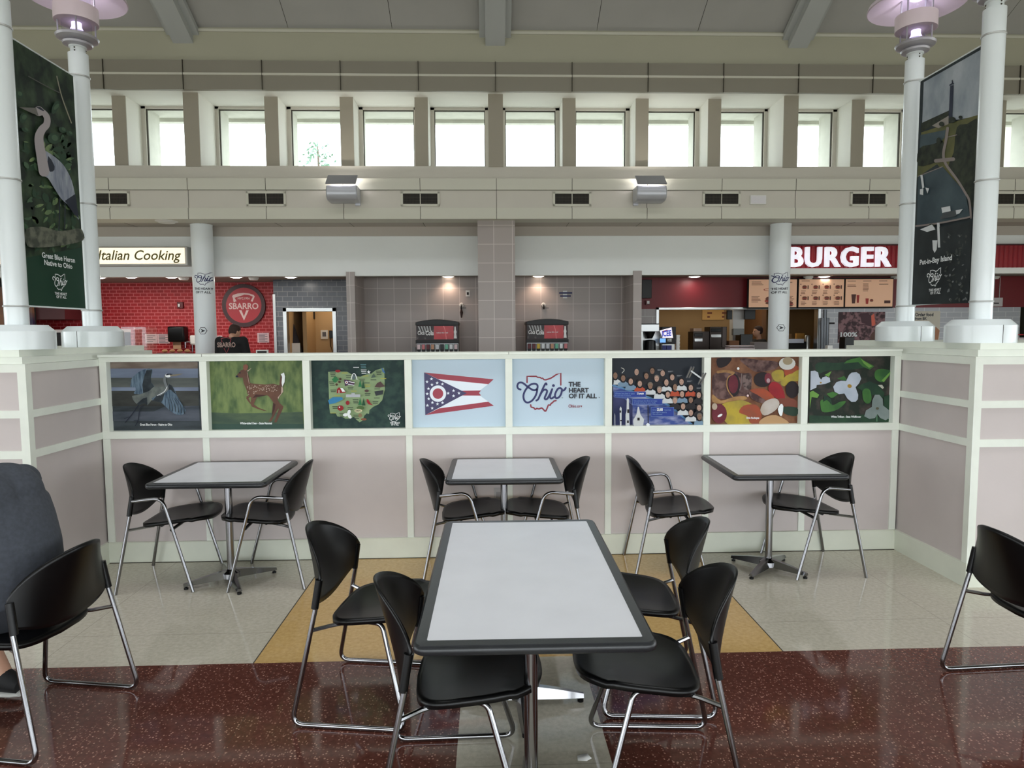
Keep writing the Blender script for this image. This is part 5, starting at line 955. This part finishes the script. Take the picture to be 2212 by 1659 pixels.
# 7 buckeyes
mb = poster(6, 'autumn picture of brown buckeye nuts among red and yellow leaves', mat('pic_autumn', (110, 66, 44), .4, c2=(150, 104, 74), vs=12)); a = Art(mb, cmap(1530, 765, 10.367), (0, -1, 0))
nut = mat('nut_dark', (40, 30, 34), .3); nr = mat('nut_red', (98, 34, 48), .3, c2=(128, 50, 62), vs=9); ly = mat('leaf_yellow', (196, 172, 62), .4, c2=(164, 146, 70), vs=12); lr = mat('leaf_red', (166, 40, 48), .4, c2=(140, 34, 44), vs=10); lo_ = mat('leaf_orange', (186, 82, 52), .4, c2=(150, 84, 60), vs=9); tan = mat('husk_tan', (196, 152, 96), .5, c2=(160, 116, 76), vs=14); brn = mat('bark_brown', (76, 50, 50), .5, c2=(128, 98, 92), vs=16, lo=.42, hi=.6)
a.poly([(200, 100), (520, 80), (420, 250), (230, 300)], nut, 3); a.poly([(700, 100), (1150, 130), (1560, 180), (1500, 330), (1100, 400), (900, 300)], brn, 3)
a.poly([(1420, 420), (1560, 350), (1680, 380), (1680, 560), (1560, 620), (1450, 560)], ly, 3); a.poly([(1700, 300), (1900, 230), (2035, 330), (1900, 480), (1740, 500)], lo_, 3); a.poly([(1740, 480), (1880, 430), (2030, 350), (2025, 600), (1860, 600), (1700, 720), (1610, 640)], ly, 2)
a.poly([(100, 480), (300, 400), (560, 380), (760, 430), (960, 440), (960, 760), (880, 960), (600, 1000), (250, 1000), (100, 900)], brn, 3); a.poly([(100, 900), (280, 1040), (560, 960), (800, 940), (850, 1010), (500, 1070), (260, 1110), (85, 1060)], tan, 3); a.stroke([(210, 400), (380, 380), (560, 420)], 60, tan, 4)
a.ell(560, 690, 150, 260, nut); a.ell(555, 670, 110, 210, nr); a.stroke([(560, 440), (440, 520), (410, 680), (450, 830), (540, 950)], 26, tan, 4); a.stroke([(740, 440), (740, 640), (700, 800)], 22, mat('husk_grey', (130, 112, 110), .5), 3); a.poly([(780, 460), (920, 470), (950, 720), (850, 800), (770, 700)], mat('husk_spiky', (128, 108, 104), .5, c2=(70, 56, 54), vs=30, lo=.45, hi=.55), 3)
a.ell(1210, 570, 200, 170, nut); a.ell(1330, 540, 80, 120, nr); a.ell(1335, 590, 40, 50, mat('nut_shine', (190, 160, 166), .3)); a.poly([(920, 800), (1250, 770), (1480, 980), (1280, 1030), (1100, 930)], lo_, 2); a.poly([(1330, 780), (1420, 620), (1600, 680), (1700, 900), (1680, 1030), (1480, 960)], lr, 3)
a.ell(1870, 790, 150, 190, nut); a.poly([(1500, 1000), (1900, 1000), (1990, 1150), (1850, 1230), (1600, 1100)], mat('leaf_brownred', (132, 74, 58), .4), 3); a.poly([(1680, 1180), (1980, 1200), (1960, 1380), (1700, 1330)], mat('leaf_dark_green', (44, 66, 52), .5), 3)
a.poly([(300, 1120), (600, 1040), (800, 1040), (1050, 1180), (1150, 1400), (1100, 1560), (420, 1560), (360, 1300)], ly, 3); a.poly([(780, 1150), (1050, 1130), (1180, 1300), (1130, 1550), (930, 1540), (860, 1380), (680, 1300)], lo_, 3); a.poly([(900, 820), (1260, 1020), (1200, 1100), (960, 1000)], brn, 2)
a.ell(235, 1330, 170, 220, nr); a.ell(130, 1170, 60, 75, mat('nut_eye', (200, 180, 160), .4)); a.ell(250, 1370, 60, 26, C_W, -.5)
a.poly([(1150, 1250), (1250, 1060), (1480, 985), (1580, 1100), (1480, 1260), (1250, 1370)], mat('nut_meat', (214, 204, 196), .5, c2=(190, 174, 156), vs=7), 3); a.poly([(1540, 1230), (1610, 1110), (1665, 1160), (1640, 1360), (1590, 1370)], C_W, 2); a.poly([(1130, 1560), (1220, 1420), (1500, 1360), (1800, 1540), (1500, 1570)], mat('nut_meat2', (200, 160, 116), .5), 3)
a.ell(1750, 210, 185, 140, mat('shell_white', (226, 224, 218), .4)); a.ell(1760, 150, 110, 90, mat('shell_tan', (176, 158, 128), .5)); a.ell(655, 320, 28, 30, C_W); a.ell(870, 925, 24, 26, C_PINK)
a.text('Ohio Buckeyes', 830, 1442, 60, C_W, .03, 'LEFT', 0, .8); done(mb)
# 8 trillium
mb = poster(7, 'picture of three white trillium flowers among green leaves, rightmost in the half wall', mat('pic_woodland', (40, 50, 42), .4, c2=(84, 74, 70), vs=12, lo=.45, hi=.7)); a = Art(mb, cmap(1740, 760, 10.367), (0, -1, 0))
g1 = mat('leaf_green', (76, 128, 62), .4, c2=(54, 98, 56), vs=8); g2 = mat('leaf_green_dark', (40, 66, 52), .4, c2=(52, 84, 60), vs=8); g3 = mat('leaf_green_light', (122, 172, 82), .4)
a.poly([(210, 320), (330, 230), (700, 250), (1100, 200), (1380, 330), (1000, 400), (500, 420), (300, 480)], g2, 3); a.poly([(1040, 160), (1220, 120), (1300, 190), (1540, 320), (1440, 400), (1280, 330), (1180, 230), (860, 260), (920, 200)], g1); a.poly([(1240, 160), (1300, 200), (1500, 320), (1420, 360), (1300, 260)], g3)
a.poly([(1560, 430), (1700, 380), (1910, 430), (1870, 540), (1720, 680), (1560, 600)], g1, 3); a.poly([(1700, 640), (1915, 420), (1900, 480), (1750, 680)], g3); a.poly([(420, 520), (580, 430), (520, 560)], g3); a.poly([(700, 600), (860, 540), (920, 620), (880, 650)], g1); a.poly([(1430, 660), (1620, 740), (1760, 920), (1740, 1030), (1500, 960), (1450, 1180), (1300, 1100), (1250, 860), (1150, 800), (1260, 720)], g2)
a.poly([(1270, 900), (1330, 820), (1440, 860), (1470, 1080), (1380, 1160), (1290, 1080)], g1, 3); a.poly([(340, 1080), (480, 1080), (600, 1190), (760, 1120), (900, 1110), (760, 1260), (560, 1340), (370, 1340), (330, 1200)], g1, 3); a.poly([(460, 940), (600, 890), (730, 940), (620, 1020), (560, 1030)], g1); a.poly([(90, 900), (160, 870), (300, 960), (260, 1030), (130, 1010), (90, 1270)], g3)
a.poly([(380, 1120), (420, 960), (560, 1050), (590, 1190), (480, 1070)], g2); a.poly([(75, 1420), (700, 1440), (1300, 1400), (1860, 1500), (1850, 1570), (75, 1600)], g2); a.poly([(1740, 1000), (1870, 960), (1860, 1300), (1740, 1250)], g2); a.rect(1570, 1400, 1600, 1560, mat('stem_green', (90, 130, 100), .5))
fw2 = mat('petal_white', (204, 212, 226), .4, c2=(186, 198, 212), vs=9); fw3 = mat('petal_grey', (150, 162, 160), .4, c2=(134, 148, 146), vs=9)
a.poly([(900, 650), (960, 520), (1020, 465), (1130, 455), (1200, 500), (1235, 600), (1190, 700), (1110, 790), (1130, 850), (1170, 960), (1160, 1060), (1110, 1115), (1020, 1120), (930, 1050), (860, 930), (740, 945), (640, 890), (610, 780), (680, 680), (780, 645)], fw2); a.ell(975, 765, 50, 42, mat('flower_gold', (176, 140, 60), .5), .3)
a.poly([(105, 430), (200, 420), (270, 460), (290, 560), (340, 620), (370, 570), (450, 545), (530, 580), (545, 670), (440, 715), (330, 730), (240, 740), (230, 800), (95, 860)], fw2); a.ell(330, 690, 22, 18, mat('flower_gold', ()))
a.poly([(1470, 1230), (1480, 1090), (1540, 960), (1640, 960), (1715, 1050), (1725, 1200), (1850, 1300), (1855, 1480), (1780, 1530), (1660, 1480), (1595, 1390), (1540, 1480), (1420, 1500), (1300, 1440), (1340, 1310)], fw3); a.ell(1595, 1265, 35, 30, mat('flower_dull', (104, 104, 84), .5)); a.poly([(1600, 740), (1700, 735), (1740, 800), (1710, 830)], mat('petal_bit', (206, 206, 190), .5))
a.text('White Trillium - State Wildflower', 560, 1470, 62, C_W, .03, 'LEFT', 0, .78); done(mb)
mb = MB(); mb.box(-.115, -.045, .002, .013, .40, .515, mat('outlet_cover', (176, 172, 172), .5)); mb.box(-.10, -.06, .0, .003, .43, .485, mat('outlet_face', (140, 138, 138), .5)); tag(mb.build('outlet_cover'), 'grey outlet cover low on the half wall behind the middle table', 'outlet')
mb = MB(); p = at_z(1258, 1638, 0); mb.add([(p.x-.02, p.y-.015, .001), (p.x+.015, p.y-.018, .001), (p.x+.035, p.y-.01, .006), (p.x+.02, p.y+.012, .012), (p.x-.018, p.y+.015, .002)], [(0, 1, 2, 3, 4)], M_WHITE); tag(mb.build('paper_scrap', solid=.001), 'tiny white paper scrap on the floor near the big table leg', 'paper scrap')

# ------------------------------------------------------------------ tables
def tabletop(t, a, b, z):
    rr = .04; ew = .042
    def outline(a_, b_, r_, n=5):
        out = []
        for sx, sy, a0 in ((1, 1, 0), (-1, 1, 90), (-1, -1, 180), (1, -1, 270)):
            for k in range(n+1): th = R(a0+90*k/n); out.append((sx*(a_-r_)+r_*cos(th), sy*(b_-r_)+r_*sin(th)))
        return out
    mb = MB(); prof = [(-.045, -.030), (-.012, -.034), (-.003, -.028), (0, -.018), (-.002, -.008), (-.010, -.001), (-ew, .0), (-ew, -.002)]; vs = []; n = None
    for d, h in prof:
        o = outline(a+d, b+d, max(rr+d, .006)); n = len(o); vs += [(x, y, z+h) for x, y in o]
    fs = [(i*n+k, i*n+(k+1) % n, (i+1)*n+(k+1) % n, (i+1)*n+k) for i in range(len(prof)-1) for k in range(n)]; fs.append(tuple(range(n-1, -1, -1)))
    mb.add(vs, fs, M_RUBBER); mb.build('table_edge', t)
    mb = MB(); o = outline(a-ew, b-ew, .006); mb.prism(o, 'z', z-.012, z-.0008, M_TOP); mb.build('tabletop', t)
def pedestal(t, x, y, z, arm, rot, r=.024):
    mb = MB(); mb.lathe([(r, .06), (r, z-.045)], (x, y, 0), M_CHROME, 24); mb.build('pole', t)
    mb = MB(); mb.box(x-.11, x+.11, y-.11, y+.11, z-.045, z-.033, M_BLACK); mb.build('top_plate', t)
    hb = MB(); hb.lathe([(.06, .03), (.058, .062), (.035, .078), (.026, .085)], (x, y, 0), M_CHROME, 24); hb.build('hub', t)
    for k in range(4):
        an = rot+k*pi/2; M = Matrix.Translation((x, y, 0)) @ Matrix.Rotation(an, 4, 'Z'); l = MB()
        pts = [(.03, .034, .030, .082), (.15, .027, .026, .064), (arm*.98, .016, .022, .038)]; vs = []
        for px_, hw, z0, z1 in pts: vs += [M @ Vector((px_, -hw, z0)), M @ Vector((px_, hw, z0)), M @ Vector((px_, hw*.45, z1)), M @ Vector((px_, -hw*.45, z1))]
        fs = [(i*4+j, i*4+(j+1) % 4, i*4+4+(j+1) % 4, i*4+4+j) for i in range(2) for j in range(4)]+[(3, 2, 1, 0), (8, 9, 10, 11)]; l.add(vs, fs, M_CHROME)
        leg = l.build('leg', t)
        f = MB(); f.lathe([(.014, 0), (.014, .012), (.006, .012), (.006, .026)], M @ Vector((arm*.93, 0, 0)), M_BLACK, 12); f.build('foot_glide', leg)
def table(x, y, a, b, rz, lab, peds, arm, rot):
    t = thing('dining_table', lab, 'table', (x, y, 0), rz); tabletop(t, a, b, .75)
    for px_, py_ in peds: pedestal(t, px_, py_, .75, arm, rot)
    return t
table(-1.895, -.405, .372, .372, R(0), 'square grey table with black edge in the left corner of the bay', [(0, .0)], .30, R(30))
table(-.050, -.415, .372, .372, R(-.5), 'square grey table with black edge in the middle against the half wall', [(0, 0)], .29, R(20))
table(1.775, -.405, .374, .374, R(-1.5), 'square grey table with black edge on the right, one chair pushed in', [(.015, .03)], .275, R(45))
table(-.008, -2.345, .365, .665, R(-.5), 'long white-topped table with black edge in the foreground', [(0, .35), (0, -.35)], .28, R(0))

# ------------------------------------------------------------------ chairs
def back_shell():
    mb = MB(); nu, nv = 28, 14; vs = []
    for j in range(nv+1):
        for i in range(nu+1):
            u = -1+2*i/nu; v = j/nv; w_ = 1-u*u
            zt = .636+.164*(max(0, 1-abs(u)**2.2))**.86; zb = .53-.062*(max(0, 1-abs(u)**2))**.85
            z = zb+(zt-zb)*v; y = .249*u; xk = -.247+.2*z; xc = -.203-.29*(z-.57)
            x = xk+(xc-xk)*w_; vs.append((x, y, z))
    mb.add(vs, [(j*(nu+1)+i, j*(nu+1)+i+1, (j+1)*(nu+1)+i+1, (j+1)*(nu+1)+i) for j in range(nv) for i in range(nu)], M_BLACK); return mb
def seat_mesh():
    mb = MB(); nr, na = 12, 56; vs = [(.10, 0, .428+.05*.2/.43-.010)]
    def outl(th):
        c, s = cos(th), sin(th); e = 2/2.7 if c > 0 else 2/6
        x = .225*abs(c)**e*(1 if c > 0 else -1); y = .225*abs(s)**e*(1 if s > 0 else -1)
        if x < 0: y *= 1-.06*(x/-.225)**2; x *= 1.0-.10*(y/.225)**2
        return x+.10, y
    for r in range(1, nr+1):
        for k in range(na):
            X, Y = outl(2*pi*k/na); f = r/nr; x = .10+(X-.10)*f; y = Y*f
            z = .428+.05*(x+.1)/.43; z -= .010*(1-f*f); d = max(0, x-.24); z -= 3.2*d*d
            z += .012*(abs(y)/.225)**2*(1 if x < .2 else .3)
            vs.append((x, y, z))
    fs = [(0, 1+k, 1+(k+1) % na) for k in range(na)]+[(1+(r-1)*na+k, 1+r*na+k, 1+r*na+(k+1) % na, 1+(r-1)*na+(k+1) % na) for r in range(1, nr) for k in range(na)]
    mb.add(vs, fs, M_BLACK); return mb
def make_chair(kind, lab, loc, rz, group):
    t = thing('armchair' if kind == 'arm' else 'sled_chair', lab, 'chair', loc, rz, group)
    b = back_shell().build('backrest', t, solid=.009, soff=0)
    for s in (-1, 1):
        m = MB(); m.tube([(-.249+.2*.505, s*.250, .505), (-.254+.2*.628, s*.243, .628)], .0155, M_BLACK, 10); m.build('sleeve', b)
    seat_mesh().build('seat', t, solid=.025, soff=-1)
    fr = .0105; zf = 0.012
    for s in (-1, 1):
        if kind == 'arm':
            m = MB(); m.tube([(-.245, s*.275, .002), (-.245+.2*.51, s*.253, .51)], fr, M_CHROME); m.build('leg', t)
            m = MB(); m.tube(bend([(-.125, s*.252, .600), (.065, s*.268, .622), (.10, s*.27, .50), (.235, s*.275, .002)], [.09, .05], 8)[:-1]+[Vector((.235, s*.275, .002))], fr, M_CHROME); m.build('arm_leg', t)
        else:
            m = MB(); P = [(-.245+.2*.51, s*.253, .51), (-.250, s*.285, zf), (.245, s*.285, zf), (.125, s*.195, .426), (.0, s*.165, .422)]
            m.tube(bend(P, [.055, .055, .03], 7), fr, M_CHROME); m.build('sled_frame', t)
        m = MB(); m.tube([(-.163, s*.258, .412), (-.100, s*.205, .412), (-.03, s*.17, .416)], .009, M_CHROME, 8); m.build('seat_bracket', t)
    m = MB(); m.tube([(.01, -.16, .412), (.01, .16, .412)], .010, M_BLACK, 8)
    if kind == 'arm': m.tube([(.115, -.27, .412), (.115, .27, .412)], .010, M_BLACK, 8)
    m.build('crossbar', t); return t
GA, GS = 'black armchairs with chrome arms along the half wall', 'black chairs with chrome sled bases in the foreground'
A0 = make_chair('arm', 'black armchair at the left side of the left table, in the corner', (-2.318, -.335, 0), R(3), GA)
for x, y, rz, lab in ((-1.625, -.325, 184, 'black armchair at the right side of the left table, back edge-on'), (-.352, -.315, 1, 'black armchair at the left side of the middle table'), (.275, -.315, 181, 'black armchair at the right side of the middle table'),
                      (1.075, -.315, -4, 'black armchair standing alone left of the right table, back turned to the middle'), (2.125, -.305, 182, 'black armchair pushed in at the right side of the right table')):
    dup(A0, (x, y, 0), R(rz), lab)
S0 = make_chair('sled', 'black sled chair at the far left side of the long table', (-.707, -1.893, 0), R(-8), GS)
for x, y, rz, lab in ((-.288, -2.55, 1, 'black sled chair nearest the camera at the left side of the long table'), (.483, -2.51, 176, 'black sled chair nearest the camera at the right side of the long table'), (.592, -1.872, 176, 'black sled chair at the far right side of the long table'),
                      (-2.095, -2.045, 170, 'black sled chair carrying the person in grey at the left edge'), (2.305, -2.085, 3, 'black sled chair seen from behind at the right edge')):
    dup(S0, (x, y, 0), R(rz), lab)

# ------------------------------------------------------------------ people
def chain(mb, pts, rad, m, n=14):
    pts = [Vector(p) for p in pts]
    for i in range(len(pts)-1):
        mb.tube([pts[i].lerp(pts[i+1], k/4) for k in range(5)], [rad[i]+(rad[i+1]-rad[i])*k/4 for k in range(5)], m, n)
    for p, r in zip(pts, rad): mb.ball(p, r, r, r, m, n, 8)
def loft(mb, rings, m, n=20):
    """rings: (centre, half width, half depth, side axis, depth axis)"""
    vs = []
    for c, a, b, ax, ay in rings:
        c, ax, ay = Vector(c), Vector(ax), Vector(ay)
        for k in range(n): th = 2*pi*k/n; vs.append(c+ax*a*cos(th)+ay*b*sin(th))
    mb.add(vs, [(i*n+k, i*n+(k+1) % n, (i+1)*n+(k+1) % n, (i+1)*n+k) for i in range(len(rings)-1) for k in range(n)]+[tuple(range(n-1, -1, -1)), tuple((len(rings)-1)*n+k for k in range(n))], m)
def organic(o, vox, sm=4):
    q = o.modifiers.new('merge', 'REMESH'); q.mode = 'VOXEL'; q.voxel_size = vox; q.use_smooth_shade = True
    s = o.modifiers.new('smooth', 'SMOOTH'); s.factor = .5; s.iterations = sm; return o
def hand(mb, wrist, d, side, m, curl=.5):
    """wrist point, d pointing direction, side: vector across the palm to the thumb"""
    w_, d, sd = Vector(wrist), Vector(d).normalized(), Vector(side); sd = (sd-d*sd.dot(d)).normalized(); dn = sd.cross(d).normalized()
    pm = w_+d*.05; chain(mb, [w_, w_+d*.03, pm+d*.03], [.026, .03, .028], m, 10)
    for k in (-1.5, -.5, .5, 1.5): chain(mb, [w_+d*.03+sd*k*.012, w_+d*.085+sd*k*.019], [.014, .013], m, 8)
    for k, L in ((-1.5, .055), (-.5, .068), (.5, .074), (1.5, .066)):
        b_ = w_+d*.088+sd*k*.019; c1 = b_+d*L*.45-dn*L*.1*curl; c2 = c1+(d*.8-dn*curl).normalized()*L*.33; c3 = c2+(d*.5-dn*1.2*curl).normalized()*L*.25
        chain(mb, [b_, c1, c2, c3], [.0095, .009, .0085, .007], m, 8)
    b_ = w_+d*.025+sd*.026; chain(mb, [b_, b_+(d+sd).normalized()*.035, b_+(d*1.5+sd).normalized()*.06], [.013, .011, .009], m, 8)
def person(name_lab, P, cols, heavy=1.0, vox=.011, extra=None, headdir=None, loc=None, hairlen=0):
    """P: joint positions; f = facing vector, sd = vector to the person's right"""
    f, sd = Vector(P['f']).normalized(), Vector(P['sd']).normalized(); up = Vector((0, 0, 1)); sk, shm, trm, shoe, hair = cols
    t = thing('person', name_lab, 'person', loc or (0, 0, 0)); off = Vector(loc or (0, 0, 0)); V = lambda k: Vector(P[k])-off
    hip, spine, chest, neck, head = V('hip'), V('spine'), V('chest'), V('neck'), V('head'); hf = Vector(headdir or P['f']).normalized(); hs = hf.cross(up).normalized(); hu = hs.cross(hf)
    b = MB(); chain(b, [hip, spine, chest], [.11, .10, .085], sk); chain(b, [chest, neck, head-hu*.03], [.06, .052, .052], sk)
    def hp(x, y, z): return head+hs*x+hf*y+hu*z
    loft(b, [(hp(0, .02, -.11), .035, .04, hs, hf), (hp(0, .015, -.09), .052, .062, hs, hf), (hp(0, .01, -.04), .066, .082, hs, hf), (hp(0, 0, .02), .074, .094, hs, hf), (hp(0, -.005, .07), .070, .088, hs, hf), (hp(0, -.008, .105), .045, .06, hs, hf), (hp(0, -.008, .118), .012, .02, hs, hf)], sk)
    chain(b, [hp(0, .088, .01), hp(0, .108, -.025)], [.010, .014], sk, 8)
    for s in (-1, 1): b.ball(hp(s*.076, -.005, -.005), .012, .018, .030, sk, 10, 8)
    b.ball(hp(0, .082, -.062), .026, .012, .009, sk, 10, 6)
    s1 = MB(); tr = MB()
    for s, L in ((1, 'r'), (-1, 'l')):
        sh, el, wr = V('sh_'+L), V('el_'+L), V('wr_'+L); hj, kn, an = V('hj_'+L), V('kn_'+L), V('an_'+L)
        chain(b, [chest, sh, el, wr], [.06, .042, .040, .028], sk); hand(b, wr, (wr-el)+Vector(P.get('hd', (0, 0, 0))), -sd*s+up*.3, sk)
        chain(b, [hip, hj, kn, an], [.11, .085, .058, .038], sk); toe = an+Vector(P.get('toe', P['f']))*.13-up*.035
        mid = sh.lerp(el, P.get('sleeve', .7)); chain(s1, [chest+sd*s*.06, sh, mid], [.12*heavy, .078, .066], shm)
        tl = P.get('trouser', .97); kk = kn.lerp(an, tl); chain(tr, [hip, hj, kn, kk], [.13*heavy, .105*heavy, .078, .060], trm)
        so = MB(); fd = Vector(P.get('toe', P['f'])).normalized(); cs = fd.cross(up).normalized(); g0 = an.z-.055
        loft(so, [((an-fd*.075)+up*(-.035), .030, .03, cs, up), ((an-fd*.05)+up*(-.02), .038, .045, cs, up), (an+up*-.005, .042, .06, cs, up), (an+fd*.07-up*.02, .046, .042, cs, up), (an+fd*.15-up*.032, .046, .030, cs, up), (an+fd*.195-up*.038, .026, .018, cs, up)], shoe)
        so.build('shoe', t); sl = MB(); loft(sl, [(an-fd*.085-up*.062, .026, .013, cs, up), (an-fd*.05-up*.062, .042, .014, cs, up), (an+fd*.1-up*.062, .050, .014, cs, up), (an+fd*.205-up*.058, .024, .010, cs, up)], mat('shoe_sole_white', (214, 214, 210), .5)); sl.build('shoe_sole', t)
    bo = b.build('body', t); organic(bo, vox)
    loft(s1, [(hip-up*.02, .165*heavy, .125*heavy, sd, f), (hip+(spine-hip)*.5, .168*heavy, .135*heavy, sd, f), (spine, .165*heavy, .135*heavy, sd, f), (spine.lerp(chest, .6), .178*heavy, .135*heavy, sd, f), (chest, .185*heavy, .125*heavy, sd, f), (chest.lerp(neck, .55), .12, .085, sd, f), (chest.lerp(neck, .8), .075, .066, sd, f)], shm)
    so = s1.build('shirt', t); organic(so, vox*1.1, 6)
    to = tr.build('trousers', t); organic(to, vox*1.2, 4)
    h = MB(); loft(h, [(hp(0, -.03, -.05-hairlen), .062, .058, hs, hf), (hp(0, -.03, -.02), .078, .072, hs, hf), (hp(0, -.018, .03), .083, .090, hs, hf), (hp(0, -.010, .075), .080, .096, hs, hf), (hp(0, -.010, .112), .056, .072, hs, hf), (hp(0, -.010, .130), .018, .026, hs, hf)], hair); ho = h.build('hair', t); organic(ho, .010, 3)
    e = MB()
    for s in (-1, 1): e.ball(hp(s*.030, .086, .012), .011, .009, .007, mat('eye_dark', (40, 34, 32), .3), 8, 6)
    e.build('eye', t); return t, so
SK = mat('skin', (206, 158, 132), .5, var=.04, vs=8)
def standing(x, y, h, face, lean=0):
    f = Vector((cos(face), sin(face), 0)); sd = f.cross(Vector((0, 0, 1))); k = h/1.76; o = Vector((x, y, 0))
    p = lambda r, fw, z: o+sd*r*k+f*(fw+lean*max(0, z-.95))*k+Vector((0, 0, z*k))
    P = dict(f=f, sd=sd, hip=p(0, 0, .96), spine=p(0, 0, 1.15), chest=p(0, 0, 1.36), neck=p(0, 0, 1.50), head=p(0, .03, 1.635))
    for s, L in ((1, 'r'), (-1, 'l')): P.update({'sh_'+L: p(s*.185, 0, 1.41), 'el_'+L: p(s*.235, .05, 1.13), 'wr_'+L: p(s*.19, .27, 1.08), 'hj_'+L: p(s*.09, 0, .90), 'kn_'+L: p(s*.10, .02, .50), 'an_'+L: p(s*.11, 0, .075)})
    return P, o
BLK = mat('black_cloth', (24, 24, 26), .85); DKJ = mat('dark_trousers', (40, 42, 50), .85)
P, o = standing(-4.36, 6.3, 1.93, R(82), .05); P['head'] = P['head']+P['f']*.07-Vector((0, 0, .10)); P['neck'] = P['neck']+P['f']*.02-Vector((0, 0, .03))
t, so = person('person in a black shirt with a printed back, standing at the left shop', P, (SK, BLK, DKJ, mat('black_shoe', (22, 22, 24), .4), mat('brown_hair', (58, 40, 34), .8)), 1.05, .012, headdir=(.55, .8, -.35), loc=(o.x, o.y, 0))
mb = MB(); f = P['f']; ch = P['chest']-o; bx_ = ch-f*.150+Vector((0, 0, .02))
a = Art(mb, lambda x, y: bx_+P['sd']*x+Vector((0, 0, -y))-f*(.012), tuple(-f)); gp = mat('shirt_print', (176, 150, 140), .6); a.text('SBARRO', 0, .06, .105, gp, .03, 'CENTER', 0, .8)
a.stroke([(-.07, -.02), (-.085, -.075), (0, -.095), (.085, -.075), (.07, -.02)], .01, C_RED, 0); a.stroke([(-.04, .08), (0, .16), (.04, .08)], .008, C_RED, 0); mb.build('shirt_print', t, flat=True)
P, o = standing(5.62, 9.35, 1.76, R(185)); person('person in a black shirt in profile inside the kitchen opening', P, (SK, BLK, DKJ, mat('black_shoe', ()), mat('brown_hair', ())), 1.0, .012, loc=(o.x, o.y, 0))
P, o = standing(8.02, 6.7, 1.66, R(95)); person('person with dark hair half hidden between the right lamp post bases', P, (mat('skin_tan', (150, 104, 78), .5), mat('brown_shirt', (116, 82, 62), .8), DKJ, mat('black_shoe', ()), mat('black_hair', (30, 24, 24), .8)), 1.0, .012, loc=(o.x, o.y, 0))
# seated person at the left edge, leaning forward over an unseen table
cx, cy = -2.185, -2.05
f = Vector((-.985, .17, 0)); sd = f.cross(Vector((0, 0, 1))); o = Vector((cx, cy, 0)); p = lambda r, fw, z: o+sd*r+f*fw+Vector((0, 0, z))
P = dict(f=f, sd=sd, hip=p(0, .0, .575), spine=p(0, .005, .77), chest=p(0, .07, .96), neck=p(0, .22, 1.09), head=p(0, .33, 1.19), sleeve=.75, trouser=.35, toe=tuple(f), hd=(0, 0, -.1))
for s, L in ((1, 'r'), (-1, 'l')): P.update({'sh_'+L: p(s*.19, .10, 1.01), 'el_'+L: p(s*.20, .34, .80), 'wr_'+L: p(s*.17, .55, .70), 'hj_'+L: p(s*.11, .05, .55), 'kn_'+L: p(s*.16, .44, .52), 'an_'+L: p(s*.15, .30-.0, .085)})
P['an_l'] = p(-.14, .14, .095); P['an_r'] = p(.16, .22, .095)
person('person in a dark grey t-shirt sitting hunched over at the left edge', P, (SK, mat('charcoal_tshirt', (66, 70, 78), .95, var=.12, vs=60), mat('dark_shorts', (48, 50, 56), .9), mat('black_sneaker', (20, 20, 22), .7, var=.3, vs=60), mat('dark_brown_hair', (44, 34, 30), .8)), 1.33, .010, headdir=(-.95, .15, -.35), loc=(cx, cy, 0))

# small tree outside the windows, above the shop roof
tr = thing('tree', 'small leafy tree top seen through the fourth visible window from the left', 'tree', at_y(687, 345, 30)*1.0)
tr.location.z = -.1; q = at_y(687, 328, 30); hz = q.z+.1
mb = MB(); mb.tube([(0, 0, 0), (.1, 0, hz*.6), (0, 0, hz+.3)], [.25, .15, .03], mat('bark', (120, 104, 90), .9), 8); mb.build('trunk', tr)
mb = MB(); rnd = random.Random(2); ml = mat('far_leaf', (120, 150, 130), .8)
for k in range(260):
    an, rr, zz = rnd.uniform(0, 6.28), rnd.uniform(0, .75)**.7, rnd.uniform(-2.2, .35); c = Vector((rr*cos(an)*(1-.2*zz), rr*sin(an), hz+zz)); u = Vector((rnd.gauss(0, 1), rnd.gauss(0, 1), rnd.gauss(0, 1))).normalized()*.13; v = u.cross(Vector((rnd.gauss(0, 1), rnd.gauss(0, 1), 1))).normalized()*.06
    mb.add([c-u, c+v, c+u, c-v], [(0, 1, 2, 3)], ml)
mb.build('foliage', tr, flat=True)

# printed pictures are matt and a little darker than fresh paint
for nm, m in MATS.items():
    if nm.split('_')[0] in ('pic', 'leaf', 'nut', 'husk', 'petal', 'heron', 'fawn', 'suit', 'portrait', 'flower', 'map', 'banner', 'caption', 'solar', 'bark', 'stem', 'shell', 'print'):
        k = .95 if nm.startswith(('print', 'banner')) else .8
        b = m.node_tree.nodes['Principled BSDF']; b.inputs['Specular IOR Level'].default_value = .25; b.inputs['Roughness'].default_value = .55
        c = b.inputs['Base Color'].default_value; b.inputs['Base Color'].default_value = (c[0]*k, c[1]*k, c[2]*k, 1)
        for n in m.node_tree.nodes:
            if n.type == 'VALTORGB':
                for e in n.color_ramp.elements: e.color = (e.color[0]*k, e.color[1]*k, e.color[2]*k, 1)
